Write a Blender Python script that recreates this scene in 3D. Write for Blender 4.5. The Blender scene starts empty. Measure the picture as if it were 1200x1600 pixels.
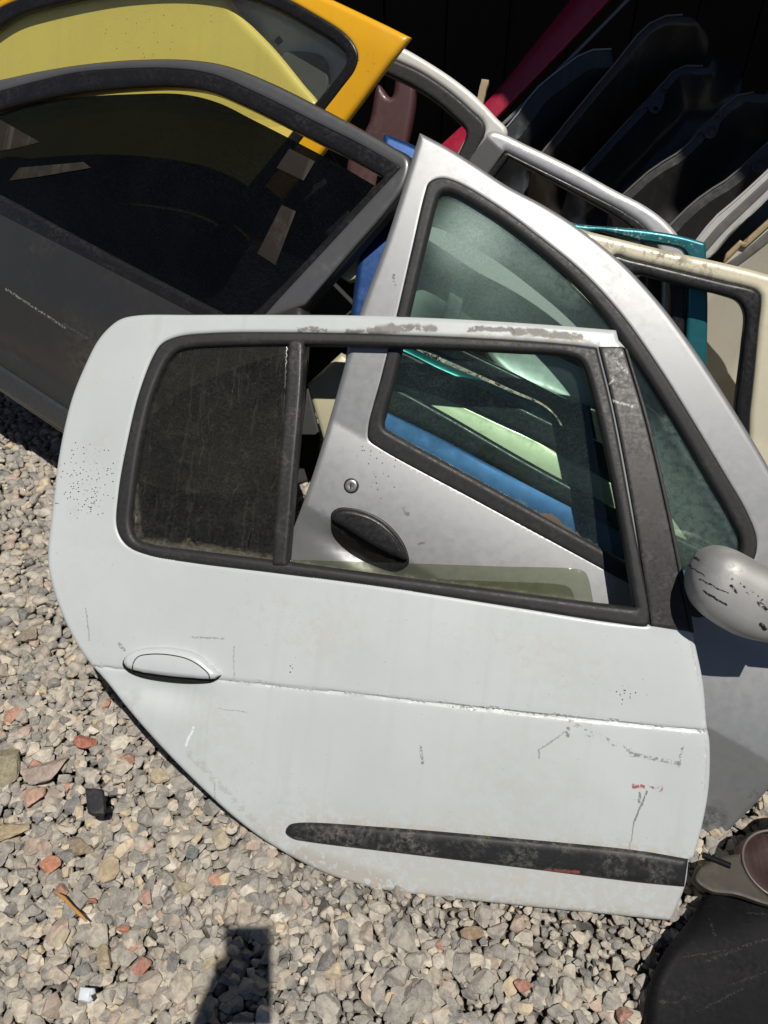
import bpy, bmesh, math, random
import numpy as np
from mathutils import Vector, Matrix
from mathutils.geometry import delaunay_2d_cdt

random.seed(7)
rng = np.random.default_rng(11)
SC = bpy.context.scene
COL = SC.collection

# ------------------------------------------------------------------ camera
PITCH = math.radians(42.0)
CH = 1.40
FPX = 1200.0
cam = bpy.data.cameras.new('camera')
cam_o = bpy.data.objects.new('camera', cam)
COL.objects.link(cam_o)
cam.sensor_fit = 'VERTICAL'
cam.sensor_height = 36.0
cam.lens = FPX / 1600.0 * 36.0
cam.clip_start = 0.02
cam.clip_end = 200
cam_o.location = (0, 0, CH)
cam_o.rotation_euler = (math.radians(90) - PITCH, 0, 0)
SC.camera = cam_o
CAMP = np.array([0, 0, CH])
RIGHT = np.array([1.0, 0, 0])
UP = np.array([0, math.sin(PITCH), math.cos(PITCH)])
FWD = np.array([0, math.cos(PITCH), -math.sin(PITCH)])

# ------------------------------------------------------------------ light
SUN = Vector((0.150, -0.325, 0.93)).normalized()
world = bpy.data.worlds.new('World')
SC.world = world
world.use_nodes = True
wn = world.node_tree.nodes
wl = world.node_tree.links
sky = wn.new('ShaderNodeTexSky')
sky.sky_type = 'NISHITA'
sky.sun_disc = False
sky.sun_elevation = math.asin(SUN.z)
sky.sun_rotation = math.atan2(SUN.x, SUN.y)
sky.air_density = 0.55
sky.dust_density = 0.3
sky.altitude = 900
wl.new(sky.outputs[0], wn['Background'].inputs[0])
wn['Background'].inputs[1].default_value = 0.05
sun = bpy.data.lights.new('sun', 'SUN')
sun.energy = 5.0
sun.angle = math.radians(0.53)
sun.color = (1.0, 0.945, 0.87)
sun_o = bpy.data.objects.new('sun', sun)
COL.objects.link(sun_o)
sun_o.rotation_euler = SUN.to_track_quat('Z', 'Y').to_euler()
sun_o.location = (1, -2, 5)
SC.view_settings.view_transform = 'Standard'
SC.view_settings.look = 'None'
SC.view_settings.exposure = -0.2
SC.view_settings.gamma = 1.0
SC.view_settings.use_curve_mapping = False
SC.render.engine = 'CYCLES'
SC.cycles.max_bounces = 10
SC.cycles.transparent_max_bounces = 24
SC.cycles.use_denoising = True


# ------------------------------------------------------------------ shader helpers
class NT:
    def __init__(self, name):
        self.m = bpy.data.materials.new(name)
        self.m.use_nodes = True
        self.n = self.m.node_tree.nodes
        self.l = self.m.node_tree.links
        self.n.clear()
        self.out = self.n.new('ShaderNodeOutputMaterial')
        self.co = self.n.new('ShaderNodeTexCoord').outputs['Object']

    def put(self, sock, v):
        if isinstance(v, bpy.types.NodeSocket):
            self.l.new(v, sock)
        elif v is not None:
            if hasattr(sock, 'default_value') and hasattr(sock.default_value, '__len__') and len(sock.default_value) == 4 and len(v) == 3:
                v = (*v, 1)
            sock.default_value = v

    def M(self, op, a, b=None, c=None, clamp=False):
        x = self.n.new('ShaderNodeMath')
        x.operation = op
        x.use_clamp = clamp
        self.put(x.inputs[0], a)
        self.put(x.inputs[1], b)
        self.put(x.inputs[2], c)
        return x.outputs[0]

    def V(self, op, a, b=None, s=None):
        x = self.n.new('ShaderNodeVectorMath')
        x.operation = op
        self.put(x.inputs[0], a)
        self.put(x.inputs[1], b)
        if s is not None:
            self.put(x.inputs['Scale'], s)
        return x.outputs['Value'] if op in ('DOT_PRODUCT', 'LENGTH', 'DISTANCE') else x.outputs['Vector']

    def noise(self, scale, detail=4, rough=0.55, co=None, col=False, dist=0.0):
        x = self.n.new('ShaderNodeTexNoise')
        self.put(x.inputs['Vector'], co or self.co)
        x.inputs['Scale'].default_value = scale
        x.inputs['Detail'].default_value = detail
        x.inputs['Roughness'].default_value = rough
        x.inputs['Distortion'].default_value = dist
        return x.outputs['Color' if col else 'Fac']

    def voro(self, scale, co=None, feature='F1'):
        x = self.n.new('ShaderNodeTexVoronoi')
        x.feature = feature
        self.put(x.inputs['Vector'], co or self.co)
        x.inputs['Scale'].default_value = scale
        return x.outputs

    def ramp(self, v, lo, hi, a=0.0, b=1.0, smooth=True):
        x = self.n.new('ShaderNodeMapRange')
        x.interpolation_type = 'SMOOTHSTEP' if smooth else 'LINEAR'
        self.put(x.inputs[0], v)
        for k, q in zip((1, 2, 3, 4), (lo, hi, a, b)):
            x.inputs[k].default_value = q
        return x.outputs[0]

    def mix(self, f, a, b, blend='MIX'):
        x = self.n.new('ShaderNodeMix')
        x.data_type = 'RGBA'
        x.blend_type = blend
        self.put(x.inputs[0], f)
        self.put(x.inputs[6], a)
        self.put(x.inputs[7], b)
        return x.outputs[2]

    def scaled(self, s):
        return self.V('MULTIPLY', self.co, s)

    def bump(self, h, strength=0.3, dist=0.001, normal=None):
        x = self.n.new('ShaderNodeBump')
        x.inputs['Strength'].default_value = strength
        x.inputs['Distance'].default_value = dist
        self.put(x.inputs['Height'], h)
        self.put(x.inputs['Normal'], normal)
        return x.outputs[0]

    def principled(self, **k):
        x = self.n.new('ShaderNodeBsdfPrincipled')
        for a, v in k.items():
            self.put(x.inputs[a.replace('_', ' ')], v)
        return x

    def done(self, shader):
        self.l.new(shader, self.out.inputs['Surface'])
        return self.m

    def warp(self, amp, scale):
        nz = self.noise(scale, 3, 0.6, col=True)
        off = self.V('SCALE', self.V('SUBTRACT', nz, (0.5, 0.5, 0.5)), s=amp * 2)
        return self.V('MULTIPLY', self.V('ADD', self.co, off), (1, 1, 0))

    def seg(self, co, A, B, width, soft=0.6):
        A = Vector((A[0], A[1], 0)); B = Vector((B[0], B[1], 0))
        d = B - A
        pa = self.V('SUBTRACT', co, tuple(A))
        t = self.M('MULTIPLY', self.V('DOT_PRODUCT', pa, tuple(d)), 1 / max(d.length_squared, 1e-9), clamp=True)
        q = self.V('SUBTRACT', pa, self.V('SCALE', tuple(d), s=t))
        return self.ramp(self.V('LENGTH', q), width * (1 - soft), width, 1, 0)


def paint(name, col, metallic=0.0, rough=0.35, coat=0.0, dirt=0.25, dirt_col=(0.22, 0.2, 0.17), var=0.05,
          marks=(), scr=0.25, flake=False, spec=0.5, lines=8, wav=0.10):
    t = NT(name)
    big = t.noise(3.0, 5, 0.6)
    fine = t.noise(60, 4, 0.65)
    c = t.mix(t.ramp(big, 0.3, 0.7), tuple(x * (1 - var) for x in col), tuple(min(1, x * (1 + var)) for x in col))
    # grime: blotches where coarse and fine noise agree
    g = t.M('MULTIPLY', t.ramp(t.noise(7, 6, 0.65, dist=0.6), 0.48, 0.72), t.ramp(fine, 0.35, 0.7))
    c = t.mix(t.M('MULTIPLY', g, dirt), c, dirt_col)
    stv = t.noise(1.0, 4, 0.6, co=t.V('MULTIPLY', t.co, (38, 1.6, 1)))
    c = t.mix(t.M('MULTIPLY', t.M('MULTIPLY', t.ramp(stv, 0.5, 0.72), t.ramp(big, 0.35, 0.6)), min(0.22, dirt * 0.8)), c, dirt_col)
    # specks
    v = t.voro(210)
    rnd = t.n.new('ShaderNodeSeparateColor'); t.l.new(v['Color'], rnd.inputs[0])
    sp = t.M('MULTIPLY', t.ramp(v['Distance'], 0.10, 0.22, 1, 0), t.M('GREATER_THAN', rnd.outputs[0], 0.985))
    c = t.mix(t.M('MULTIPLY', sp, 0.7), c, (0.06, 0.055, 0.05))
    # hairline scratches: very stretched noise along two directions
    s_all = None
    if scr > 0:
        for k in range(2):
            rot = t.n.new('ShaderNodeVectorRotate'); rot.rotation_type = 'Z_AXIS'
            t.l.new(t.co, rot.inputs['Vector']); rot.inputs['Angle'].default_value = (0.35, -0.9)[k]
            sv = t.V('MULTIPLY', rot.outputs[0], (lines, 260, 1))
            s = t.ramp(t.noise(1.0, 2, 0.5, co=sv), 0.70, 0.76)
            s = t.M('MULTIPLY', s, t.ramp(t.noise(5 + k, 2, 0.5), 0.5, 0.65))
            s_all = s if s_all is None else t.M('MAXIMUM', s_all, s)
        c = t.mix(t.M('MULTIPLY', s_all, scr), c, tuple(x * 0.55 for x in col) if max(col) > 0.15 else (0.3, 0.3, 0.3))
    rg = t.M('ADD', t.M('MULTIPLY', g, 0.06 if flake else 0.25), t.ramp(fine, 0.2, 0.8, rough - 0.04, rough + 0.06))
    w1 = t.warp(0.004, 70)
    w2 = t.warp(0.011, 45)
    for mk in marks:
        kind = mk[0]
        if kind == 'seg':
            _, A, B, wd, mc, thr, op = mk
            m = t.seg(w2 if wd > 0.0055 else w1, A, B, wd)
            m = t.M('MULTIPLY', m, t.ramp(t.noise(mk_scale(wd), 4, 0.7), thr - 0.04, thr + 0.04))
            c = t.mix(t.M('MULTIPLY', m, op), c, mc)
            rg = t.M('ADD', rg, t.M('MULTIPLY', m, 0.2))
        elif kind == 'dots':
            _, ctr, rad, dens = mk
            vv = t.voro(260, co=t.V('MULTIPLY', t.co, (1, 1, 0)))
            r2 = t.n.new('ShaderNodeSeparateColor'); t.l.new(vv['Color'], r2.inputs[0])
            dd = t.V('DISTANCE', t.V('MULTIPLY', t.co, (1, 1, 0)), (ctr[0], ctr[1], 0))
            near = t.ramp(dd, rad * 0.15, rad, dens, 0, smooth=False)
            m = t.M('MULTIPLY', t.M('LESS_THAN', r2.outputs[1], near), t.ramp(vv['Distance'], 0.26, 0.36, 1, 0))
            c = t.mix(m, c, (0.015, 0.013, 0.012))
        elif kind == 'smudge':
            _, ctr, rad, mc, op = mk
            dd = t.V('DISTANCE', t.warp(0.03, 18), (ctr[0], ctr[1], 0))
            m = t.M('MULTIPLY', t.ramp(dd, 0, rad, 1, 0), t.ramp(t.noise(55, 5, 0.7), 0.35, 0.65))
            c = t.mix(t.M('MULTIPLY', m, op), c, mc)
    hgt = t.M('ADD', t.noise(9, 3, 0.5), t.M('MULTIPLY', fine, 0.08))
    nb = t.bump(hgt, 0.008 if flake else wav, 0.004)
    if flake:
        fl = t.voro(1400)
        nf = t.n.new('ShaderNodeSeparateColor'); t.l.new(fl['Color'], nf.inputs[0])
        nb = t.bump(nf.outputs[0], 0.05, 0.0004, nb)
    p = t.principled(Base_Color=c, Metallic=metallic, Roughness=rg, Coat_Weight=coat, Coat_Roughness=0.12, Normal=nb)
    p.inputs['Specular IOR Level'].default_value = spec
    return t.done(p.outputs[0])


def mk_scale(wd):
    return min(400, max(60, 0.8 / wd))


def rubber(name, col=(0.020, 0.020, 0.021), rough=0.5, dust=0.13, dust_col=(0.12, 0.11, 0.10), marks=(), spec=0.35):
    t = NT(name)
    a = t.noise(14, 5, 0.65)
    b = t.noise(120, 4, 0.7)
    d = t.M('MULTIPLY', t.ramp(a, 0.4, 0.7), t.ramp(b, 0.4, 0.65))
    c = t.mix(t.M('MULTIPLY', d, dust), col, dust_col)
    rot = t.V('MULTIPLY', t.co, (30, 300, 30))
    s = t.ramp(t.noise(1, 3, 0.6, co=rot), 0.66, 0.74)
    c = t.mix(t.M('MULTIPLY', s, dust * 0.7), c, (0.2, 0.19, 0.18))
    w1 = t.warp(0.003, 70)
    for _, A, B, wd, mc, thr, op in marks:
        m = t.M('MULTIPLY', t.seg(w1, A, B, wd), t.ramp(t.noise(mk_scale(wd), 4, 0.7), thr - 0.05, thr + 0.05))
        c = t.mix(t.M('MULTIPLY', m, op), c, mc)
    r = t.ramp(b, 0.2, 0.8, rough - 0.1, rough + 0.15)
    p = t.principled(Base_Color=c, Roughness=r, Normal=t.bump(b, 0.10, 0.001))
    p.inputs['Specular IOR Level'].default_value = spec
    return t.done(p.outputs[0])


def glass(name, tint, dust=0.12, dust_col=(0.35, 0.33, 0.28), drips=False, rough=0.02, edge=0.0, refl=1.0, blotch=0.0, edge_marks=(), glare_spots=()):
    """one pane surface; a pane has two of them, so tint is applied twice"""
    t = NT(name)
    lw = t.n.new('ShaderNodeLayerWeight'); lw.inputs[0].default_value = 0.5
    fr = t.M('MULTIPLY_ADD', t.M('POWER', lw.outputs['Facing'], 5.0), 0.9, 0.045 * refl)
    tr = t.n.new('ShaderNodeBsdfTransparent'); tr.inputs[0].default_value = (*tint, 1)
    gl = t.n.new('ShaderNodeBsdfGlossy'); gl.inputs['Roughness'].default_value = rough
    m1 = t.n.new('ShaderNodeMixShader'); t.l.new(fr, m1.inputs[0]); t.l.new(tr.outputs[0], m1.inputs[1]); t.l.new(gl.outputs[0], m1.inputs[2])
    a = t.noise(5, 5, 0.65)
    f = t.noise(220, 4, 0.75)
    d = t.M('MULTIPLY', t.ramp(a, 0.25, 0.75, 0.35, 1.0), t.ramp(f, 0.3, 0.75, 0.35, 1.3))
    d = t.M('MULTIPLY', d, dust)
    v = t.voro(170)
    rr = t.n.new('ShaderNodeSeparateColor'); t.l.new(v['Color'], rr.inputs[0])
    sp = t.M('MULTIPLY', t.ramp(v['Distance'], 0.1, 0.25, 1, 0), t.M('GREATER_THAN', rr.outputs[0], 0.975))
    d = t.M('MAXIMUM', d, t.M('MULTIPLY', sp, min(0.6, dust * 3.5)))
    if blotch:
        bl = t.ramp(t.noise(26, 5, 0.7, dist=1.2), 0.5, 0.66)
        d = t.M('ADD', d, t.M('MULTIPLY', bl, blotch))
    if drips:
        # run-off lines left in the dust film: narrow, wavy, along the pane's height
        wob = t.V('MULTIPLY', t.V('SUBTRACT', t.noise(28, 2, 0.5, col=True), (0.5, 0.5, 0.5)), (0.016, 0, 0))
        cc = t.V('MULTIPLY', t.V('ADD', t.co, wob), (85, 3.5, 1))
        n1 = t.noise(1.0, 1, 0.4, co=cc)
        ln = t.ramp(t.M('ABSOLUTE', t.M('SUBTRACT', n1, 0.62)), 0.004, 0.022, 1, 0)
        ed = t.ramp(t.M('ABSOLUTE', t.M('SUBTRACT', n1, 0.58)), 0.004, 0.02, 1, 0)
        curls = t.ramp(t.M('ABSOLUTE', t.M('SUBTRACT', t.noise(60, 4, 0.7, dist=2.0), 0.5)), 0.0, 0.012, 1, 0)
        d = t.M('ADD', d, t.M('MULTIPLY', curls, 0.05))
        d = t.M('ADD', d, t.M('MULTIPLY', ed, 0.05))
        d = t.M('MULTIPLY', d, t.M('SUBTRACT', 1.0, t.M('MULTIPLY', t.M('MULTIPLY', ln, t.ramp(t.noise(6, 2, 0.5), 0.45, 0.6)), 0.8)))
    for A, B, wd, op in edge_marks:
        m = t.M('MULTIPLY', t.seg(t.warp(0.012, 40), A, B, wd, 0.95), t.ramp(t.noise(90, 5, 0.75), 0.25, 0.6))
        d = t.M('MAXIMUM', d, t.M('MULTIPLY', m, op))
    for A, rad, op in glare_spots:
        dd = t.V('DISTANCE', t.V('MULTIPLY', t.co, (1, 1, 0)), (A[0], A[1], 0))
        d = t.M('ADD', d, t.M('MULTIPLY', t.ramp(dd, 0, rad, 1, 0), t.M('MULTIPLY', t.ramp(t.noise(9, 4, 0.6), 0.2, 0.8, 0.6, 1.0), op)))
    df = t.n.new('ShaderNodeBsdfDiffuse'); t.put(df.inputs[0], t.mix(t.ramp(f, 0.4, 0.6), tuple(x * 0.8 for x in dust_col), dust_col))
    m2 = t.n.new('ShaderNodeMixShader'); t.l.new(t.M('MINIMUM', d, 0.95), m2.inputs[0]); t.l.new(m1.outputs[0], m2.inputs[1]); t.l.new(df.outputs[0], m2.inputs[2])
    return t.done(m2.outputs[0])


# ------------------------------------------------------------------ object helpers
def thing(name, label, cat, loc=(0, 0, 0), mat=None, group=None):
    o = bpy.data.objects.new(name, None)
    COL.objects.link(o)
    o.empty_display_size = 0.05
    if mat is not None:
        o.matrix_world = mat
    else:
        o.location = loc
    o['label'] = label
    o['category'] = cat
    if group:
        o['group'] = group
    return o


def tag(o, label, cat, group=None):
    o['label'] = label
    o['category'] = cat
    if group:
        o['group'] = group
    return o


def link_mesh(name, V, F, mat, parent=None, smooth=None, loc=None):
    me = bpy.data.meshes.new(name)
    me.from_pydata([tuple(map(float, v)) for v in V], [], [tuple(map(int, f)) for f in F])
    me.update()
    if smooth is not None:
        me.polygons.foreach_set('use_smooth', [True] * len(me.polygons))
        me.set_sharp_from_angle(angle=math.radians(smooth))
    me.materials.append(mat)
    o = bpy.data.objects.new(name, me)
    COL.objects.link(o)
    if parent:
        o.parent = parent
    if loc is not None:
        o.location = loc
    return o


# ------------------------------------------------------------------ leaning planes
class Frame:
    """a plane leaning back from the ground: u runs right, w up the slope, n out of it"""
    def __init__(self, x0, y0, yaw, lean, z0=0.0):
        a, l = math.radians(yaw), math.radians(lean)
        self.O = np.array([x0, y0, z0])
        self.b = np.array([math.cos(a), -math.sin(a), 0])
        nh = np.array([-math.sin(a), -math.cos(a), 0])
        self.w = -nh * math.sin(l) + np.array([0, 0, math.cos(l)])
        self.n = nh * math.cos(l) + np.array([0, 0, math.sin(l)])

    def mat(self):
        m = Matrix.Identity(4)
        for i in range(3):
            m[i][0], m[i][1], m[i][2], m[i][3] = self.b[i], self.w[i], self.n[i], self.O[i]
        return m

    def uw(self, P, h=0.0):
        P = np.atleast_2d(np.array([p[:2] for p in P], float))
        d = (P[:, :1] - 600) * RIGHT - (P[:, 1:2] - 800) * UP + FPX * FWD
        t = (h - (CAMP - self.O) @ self.n) / (d @ self.n)
        X = CAMP + d * t[:, None] - self.O
        return np.stack([X @ self.b, X @ self.w], 1)

    def uwh(self, P, hf):
        q = self.uw(P)
        for _ in range(4):
            q = self.uw(P, hf(q[:, 0], q[:, 1]))
        return q

    def one(self, x, y, h=0.0):
        return self.uw([(x, y)], h)[0]

    def world(self, u, w, n):
        return self.O + self.b * u + self.w * w + self.n * n


def spline(pts, closed=True, step=5.0):
    """Catmull-Rom through pts; a third entry makes the point a sharp corner"""
    P = [np.array(p[:2], float) for p in pts]
    C = [len(p) > 2 for p in pts]
    n = len(P)
    out = []
    for i in range(n if closed else n - 1):
        j = (i + 1) % n
        p1, p2 = P[i], P[j]
        p0 = p1 * 2 - p2 if (C[i] or (not closed and i == 0)) else P[i - 1]
        p3 = p2 * 2 - p1 if (C[j] or (not closed and j == n - 1)) else P[(j + 1) % n]
        L = np.linalg.norm(p2 - p1)
        d0 = max(np.linalg.norm(p1 - p0), 1e-6) ** 0.5
        d1 = max(L, 1e-6) ** 0.5
        d2 = max(np.linalg.norm(p3 - p2), 1e-6) ** 0.5
        m1 = (p2 - p1) + d1 * ((p1 - p0) / d0 - (p2 - p0) / (d0 + d1))
        m2 = (p2 - p1) + d1 * ((p3 - p2) / d2 - (p3 - p1) / (d1 + d2))
        k = max(1, int(L / step))
        for s in range(k):
            t = s / k
            a = (2 * t ** 3 - 3 * t ** 2 + 1); b = t ** 3 - 2 * t ** 2 + t
            c = -2 * t ** 3 + 3 * t ** 2; d = t ** 3 - t ** 2
            out.append(a * p1 + b * m1 + c * p2 + d * m2)
    if not closed:
        out.append(P[-1])
    return np.array(out)


def area(L):
    x, y = L[:, 0], L[:, 1]
    return 0.5 * np.sum(x * np.roll(y, -1) - y * np.roll(x, -1))


def inside(P, L):
    x, y = P[:, 0], P[:, 1]
    r = np.zeros(len(P), bool)
    x1, y1 = L[:, 0], L[:, 1]
    x2, y2 = np.roll(x1, -1), np.roll(y1, -1)
    for a, b, c, d in zip(x1, y1, x2, y2):
        if b == d:
            continue
        r ^= ((b > y) != (d > y)) & (x < (c - a) * (y - b) / (d - b) + a)
    return r


def dist_poly(P, L, closed=True):
    A = L
    B = np.roll(L, -1, 0)
    if not closed:
        A, B = L[:-1], L[1:]
    D = B - A
    dd = np.maximum((D ** 2).sum(1), 1e-14)
    best = np.full(len(P), 1e9)
    for s in range(0, len(P), 3000):
        p = P[s:s + 3000, None, :] - A[None]
        t = np.clip((p * D).sum(2) / dd, 0, 1)
        q = p - t[..., None] * D
        best[s:s + 3000] = np.sqrt((q ** 2).sum(2).min(1))
    return best


def line_sd(A, B):
    """signed distance to the straight line A-B, positive above (A left of B)"""
    A, B = np.array(A), np.array(B)
    d = (B - A) / np.linalg.norm(B - A)
    nx, ny = -d[1], d[0]
    return lambda u, w: (u - A[0]) * nx + (w - A[1]) * ny


ZERO = lambda u, w: np.zeros_like(u)


def panel(name, mat, parent, fr, outer, holes=(), uw=False, grid=0.02, thick=0.02, roll=0.006, rollh=None, hroll=None,
          hf=ZERO, base=0.0, extra=(), smooth=38, px_step=5.0, jag=0.0):
    """a pressed sheet in the plane fr: traced edge, openings, a height field, rolled edges, a real back"""
    hb = (lambda u, w: hf(u, w) + base)
    loops = []
    for k, L in enumerate([outer, *holes]):
        q = np.array(L, float) if uw else fr.uwh(spline(L, True, px_step), hb)
        if (area(q) > 0) != (k == 0):
            q = q[::-1]
        if jag and k == 0:
            q = q + rng.normal(0, jag, q.shape)
        loops.append(q)
    rollh = roll if rollh is None else rollh
    hroll = roll if hroll is None else hroll
    pts = [*loops]
    for k, L in enumerate(loops):
        r = roll if k == 0 else hroll
        T = np.roll(L, -1, 0) - np.roll(L, 1, 0)
        T /= np.maximum(np.linalg.norm(T, axis=1), 1e-9)[:, None]
        N = np.stack([-T[:, 1], T[:, 0]], 1)
        for f in ((0.12, 0.35, 0.7, 1.0) if r > 0.004 else (0.3, 1.0)):
            q = L + N * r * f
            q = q[dist_poly(q, L) > r * f * 0.8]
            pts.append(q)
        if grid > 0.006:
            for o_ in (0.0035, 0.009):
                if r + o_ > grid * 1.6:
                    continue
                q = L + N * (r + o_)
                q = q[dist_poly(q, L) > (r + o_) * 0.85]
                pts.append(q)
    nb = sum(len(l) for l in loops)
    lo, hi = loops[0].min(0), loops[0].max(0)
    xs = np.arange(lo[0], hi[0], grid); ys = np.arange(lo[1], hi[1], grid * 0.866)
    if len(xs) and len(ys):
        G = np.stack(np.meshgrid(xs, ys), -1)
        G[1::2, :, 0] += grid / 2
        G = G.reshape(-1, 2)
        G = G[inside(G, loops[0])]
        if len(G):
            dm = np.full(len(G), 1e9)
            for k, L in enumerate(loops):
                dm = np.minimum(dm, dist_poly(G, L) - (roll if k == 0 else hroll) - 0.006)
            pts.append(G[dm > grid * 0.35])
    for L, offs in extra:
        T = np.gradient(L, axis=0)
        T /= np.maximum(np.linalg.norm(T, axis=1), 1e-9)[:, None]
        N = np.stack([-T[:, 1], T[:, 0]], 1)
        for o in offs:
            pts.append(L + N * o)
    P = np.concatenate(pts)
    bnd = P[:nb]
    rest = P[nb:]
    ok = inside(rest, loops[0])
    for L in loops[1:]:
        ok &= ~inside(rest, L)
    rest = rest[ok]
    # drop near-duplicates
    if len(rest):
        key = np.round(rest / 0.0012).astype(int)
        _, ix = np.unique(key, axis=0, return_index=True)
        rest = rest[np.sort(ix)]
        dm = np.minimum.reduce([dist_poly(rest, L) for L in loops])
        rest = rest[dm > 0.0004]
    P = np.concatenate([bnd, rest])
    E = []
    s = 0
    for L in loops:
        n = len(L)
        E += [(s + i, s + (i + 1) % n) for i in range(n)]
        s += n
    vo, eo, fo, vorig, _, _ = delaunay_2d_cdt([Vector(p) for p in P], E, [], 0, 1e-6, True)
    Q = np.array([(v[0], v[1]) for v in vo])
    F = np.array([f[:] for f in fo if len(f) == 3])
    Cn = Q[F].mean(1)
    ok = inside(Cn, loops[0])
    for L in loops[1:]:
        ok &= ~inside(Cn, L)
    F = F[ok]
    a = Q[F[:, 1]] - Q[F[:, 0]]; b = Q[F[:, 2]] - Q[F[:, 0]]
    flip = (a[:, 0] * b[:, 1] - a[:, 1] * b[:, 0]) < 0
    F[flip] = F[flip][:, ::-1]
    h = hb(Q[:, 0], Q[:, 1])
    back = h - thick
    for k, L in enumerate(loops):
        r, rh = (roll, rollh) if k == 0 else (hroll, hroll * rollh / max(roll, 1e-9))
        d = dist_poly(Q, L)
        x = np.clip(1 - d / max(r, 1e-9), 0, 1)
        h = h - rh * (1 - np.sqrt(np.maximum(0, 1 - x ** 2)))
    back = np.minimum(back, h - 0.0008)
    n = len(Q)
    V = np.concatenate([np.column_stack([Q, h]), np.column_stack([Q, back])])
    Fs = [tuple(f) for f in F] + [tuple(f[::-1] + n) for f in F]
    from collections import Counter
    dirs = {}
    for f in F:
        for i in range(3):
            dirs[(f[i], f[(i + 1) % 3])] = True
    for (i, j) in list(dirs):
        if (j, i) not in dirs:
            Fs.append((j, i, i + n, j + n))
    o = link_mesh(name, V, Fs, mat, parent, smooth)
    return o


def disc(name, mat, parent, c, r, h0, h1, seg=20, bev=0.25, dish=0.0):
    """short turned button standing on the plane at c=(u,w)"""
    prof = [(r, h0), (r, h1 - bev * r * 0.5), (r * (1 - bev), h1), (r * 0.5, h1 - dish * 0.5), (0.0001, h1 - dish)]
    V, F = [], []
    for pr, ph in prof:
        for k in range(seg):
            a = 2 * math.pi * k / seg
            V.append((c[0] + pr * math.cos(a), c[1] + pr * math.sin(a), ph))
    for i in range(len(prof) - 1):
        for k in range(seg):
            F.append((i * seg + k, i * seg + (k + 1) % seg, (i + 1) * seg + (k + 1) % seg, (i + 1) * seg + k))
    return link_mesh(name, V, F, mat, parent, 40)


def tube(name, mat, parent, pts, rad, seg=8, loc=None):
    P = [Vector(p) for p in pts]
    V, F = [], []
    rads = rad if isinstance(rad, (list, tuple)) else [rad] * len(P)
    for i, p in enumerate(P):
        t = (P[min(i + 1, len(P) - 1)] - P[max(i - 1, 0)]).normalized()
        s = t.cross(Vector((0.3, 0.2, 1))).normalized(); q = t.cross(s)
        for k in range(seg):
            a = 2 * math.pi * k / seg
            V.append(p + (s * math.cos(a) + q * math.sin(a)) * rads[i])
    for i in range(len(P) - 1):
        for k in range(seg):
            F.append((i * seg + k, i * seg + (k + 1) % seg, (i + 1) * seg + (k + 1) % seg, (i + 1) * seg + k))
    F.append(tuple(range(seg))[::-1]); F.append(tuple(range((len(P) - 1) * seg, len(P) * seg)))
    return link_mesh(name, V, F, mat, parent, 50, loc)


# ------------------------------------------------------------------ shared materials
RUB = rubber('seal rubber')
RUB2 = rubber('glossy seal rubber', (0.012, 0.012, 0.013), 0.33, 0.15)
GAP_BLACK = rubber('keyway and gap shade black', (0.03, 0.03, 0.03), 0.6, 0.3)  # near black for the keyway and the added shade sheet

# ------------------------------------------------------------------ shed round the stacks
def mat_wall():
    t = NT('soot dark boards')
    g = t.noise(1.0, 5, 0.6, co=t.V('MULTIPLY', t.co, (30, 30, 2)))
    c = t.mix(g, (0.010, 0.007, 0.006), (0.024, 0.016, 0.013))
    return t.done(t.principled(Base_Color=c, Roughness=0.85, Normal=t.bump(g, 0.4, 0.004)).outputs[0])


def mat_roof():
    t = NT('rusty roof sheet')
    g = t.noise(4, 6, 0.65)
    c = t.mix(t.ramp(g, 0.4, 0.65), (0.16, 0.16, 0.16), (0.12, 0.06, 0.035))
    return t.done(t.principled(Base_Color=c, Roughness=0.7, Metallic=0.2).outputs[0])


MW = mat_wall()
MR = mat_roof()


def box(name, mat, parent, lo, hi):
    x0, y0, z0 = lo; x1, y1, z1 = hi
    V = [(x0, y0, z0), (x1, y0, z0), (x1, y1, z0), (x0, y1, z0), (x0, y0, z1), (x1, y0, z1), (x1, y1, z1), (x0, y1, z1)]
    F = [(0, 3, 2, 1), (4, 5, 6, 7), (0, 1, 5, 4), (1, 2, 6, 5), (2, 3, 7, 6), (3, 0, 4, 7)]
    return link_mesh(name, V, F, mat, parent)


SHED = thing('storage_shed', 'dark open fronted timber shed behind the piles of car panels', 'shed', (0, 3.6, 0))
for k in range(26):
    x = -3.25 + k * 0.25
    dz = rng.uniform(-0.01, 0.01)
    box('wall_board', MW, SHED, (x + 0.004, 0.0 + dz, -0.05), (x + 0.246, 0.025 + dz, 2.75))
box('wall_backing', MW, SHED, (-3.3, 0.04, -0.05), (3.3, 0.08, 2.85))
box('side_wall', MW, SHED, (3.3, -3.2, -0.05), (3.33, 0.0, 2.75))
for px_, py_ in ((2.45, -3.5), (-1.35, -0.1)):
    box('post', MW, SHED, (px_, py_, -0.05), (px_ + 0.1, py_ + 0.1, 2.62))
# corrugated lean-to roof, unseen; its open edge set askew to shape the shade
V, F = [], []
nx = 240
for i in range(nx + 1):
    x = -1.5 + 5.1 * i / nx
    z = 2.66 + 0.018 * math.sin(x * 2 * math.pi / 0.09)
    yf = 2.41 - 0.97 * x - 3.6
    V += [(x, yf, z), (x, 0.35, z), (x, yf, z - 0.004), (x, 0.35, z - 0.004)]
for i in range(nx):
    a, b = 4 * i, 4 * i + 4
    F += [(a, b, b + 1, a + 1), (a + 2, a + 3, b + 3, b + 2), (a, a + 2, b + 2, b), (a + 1, b + 1, b + 3, a + 3)]
link_mesh('roof', V, F, MR, SHED, 60)

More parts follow.
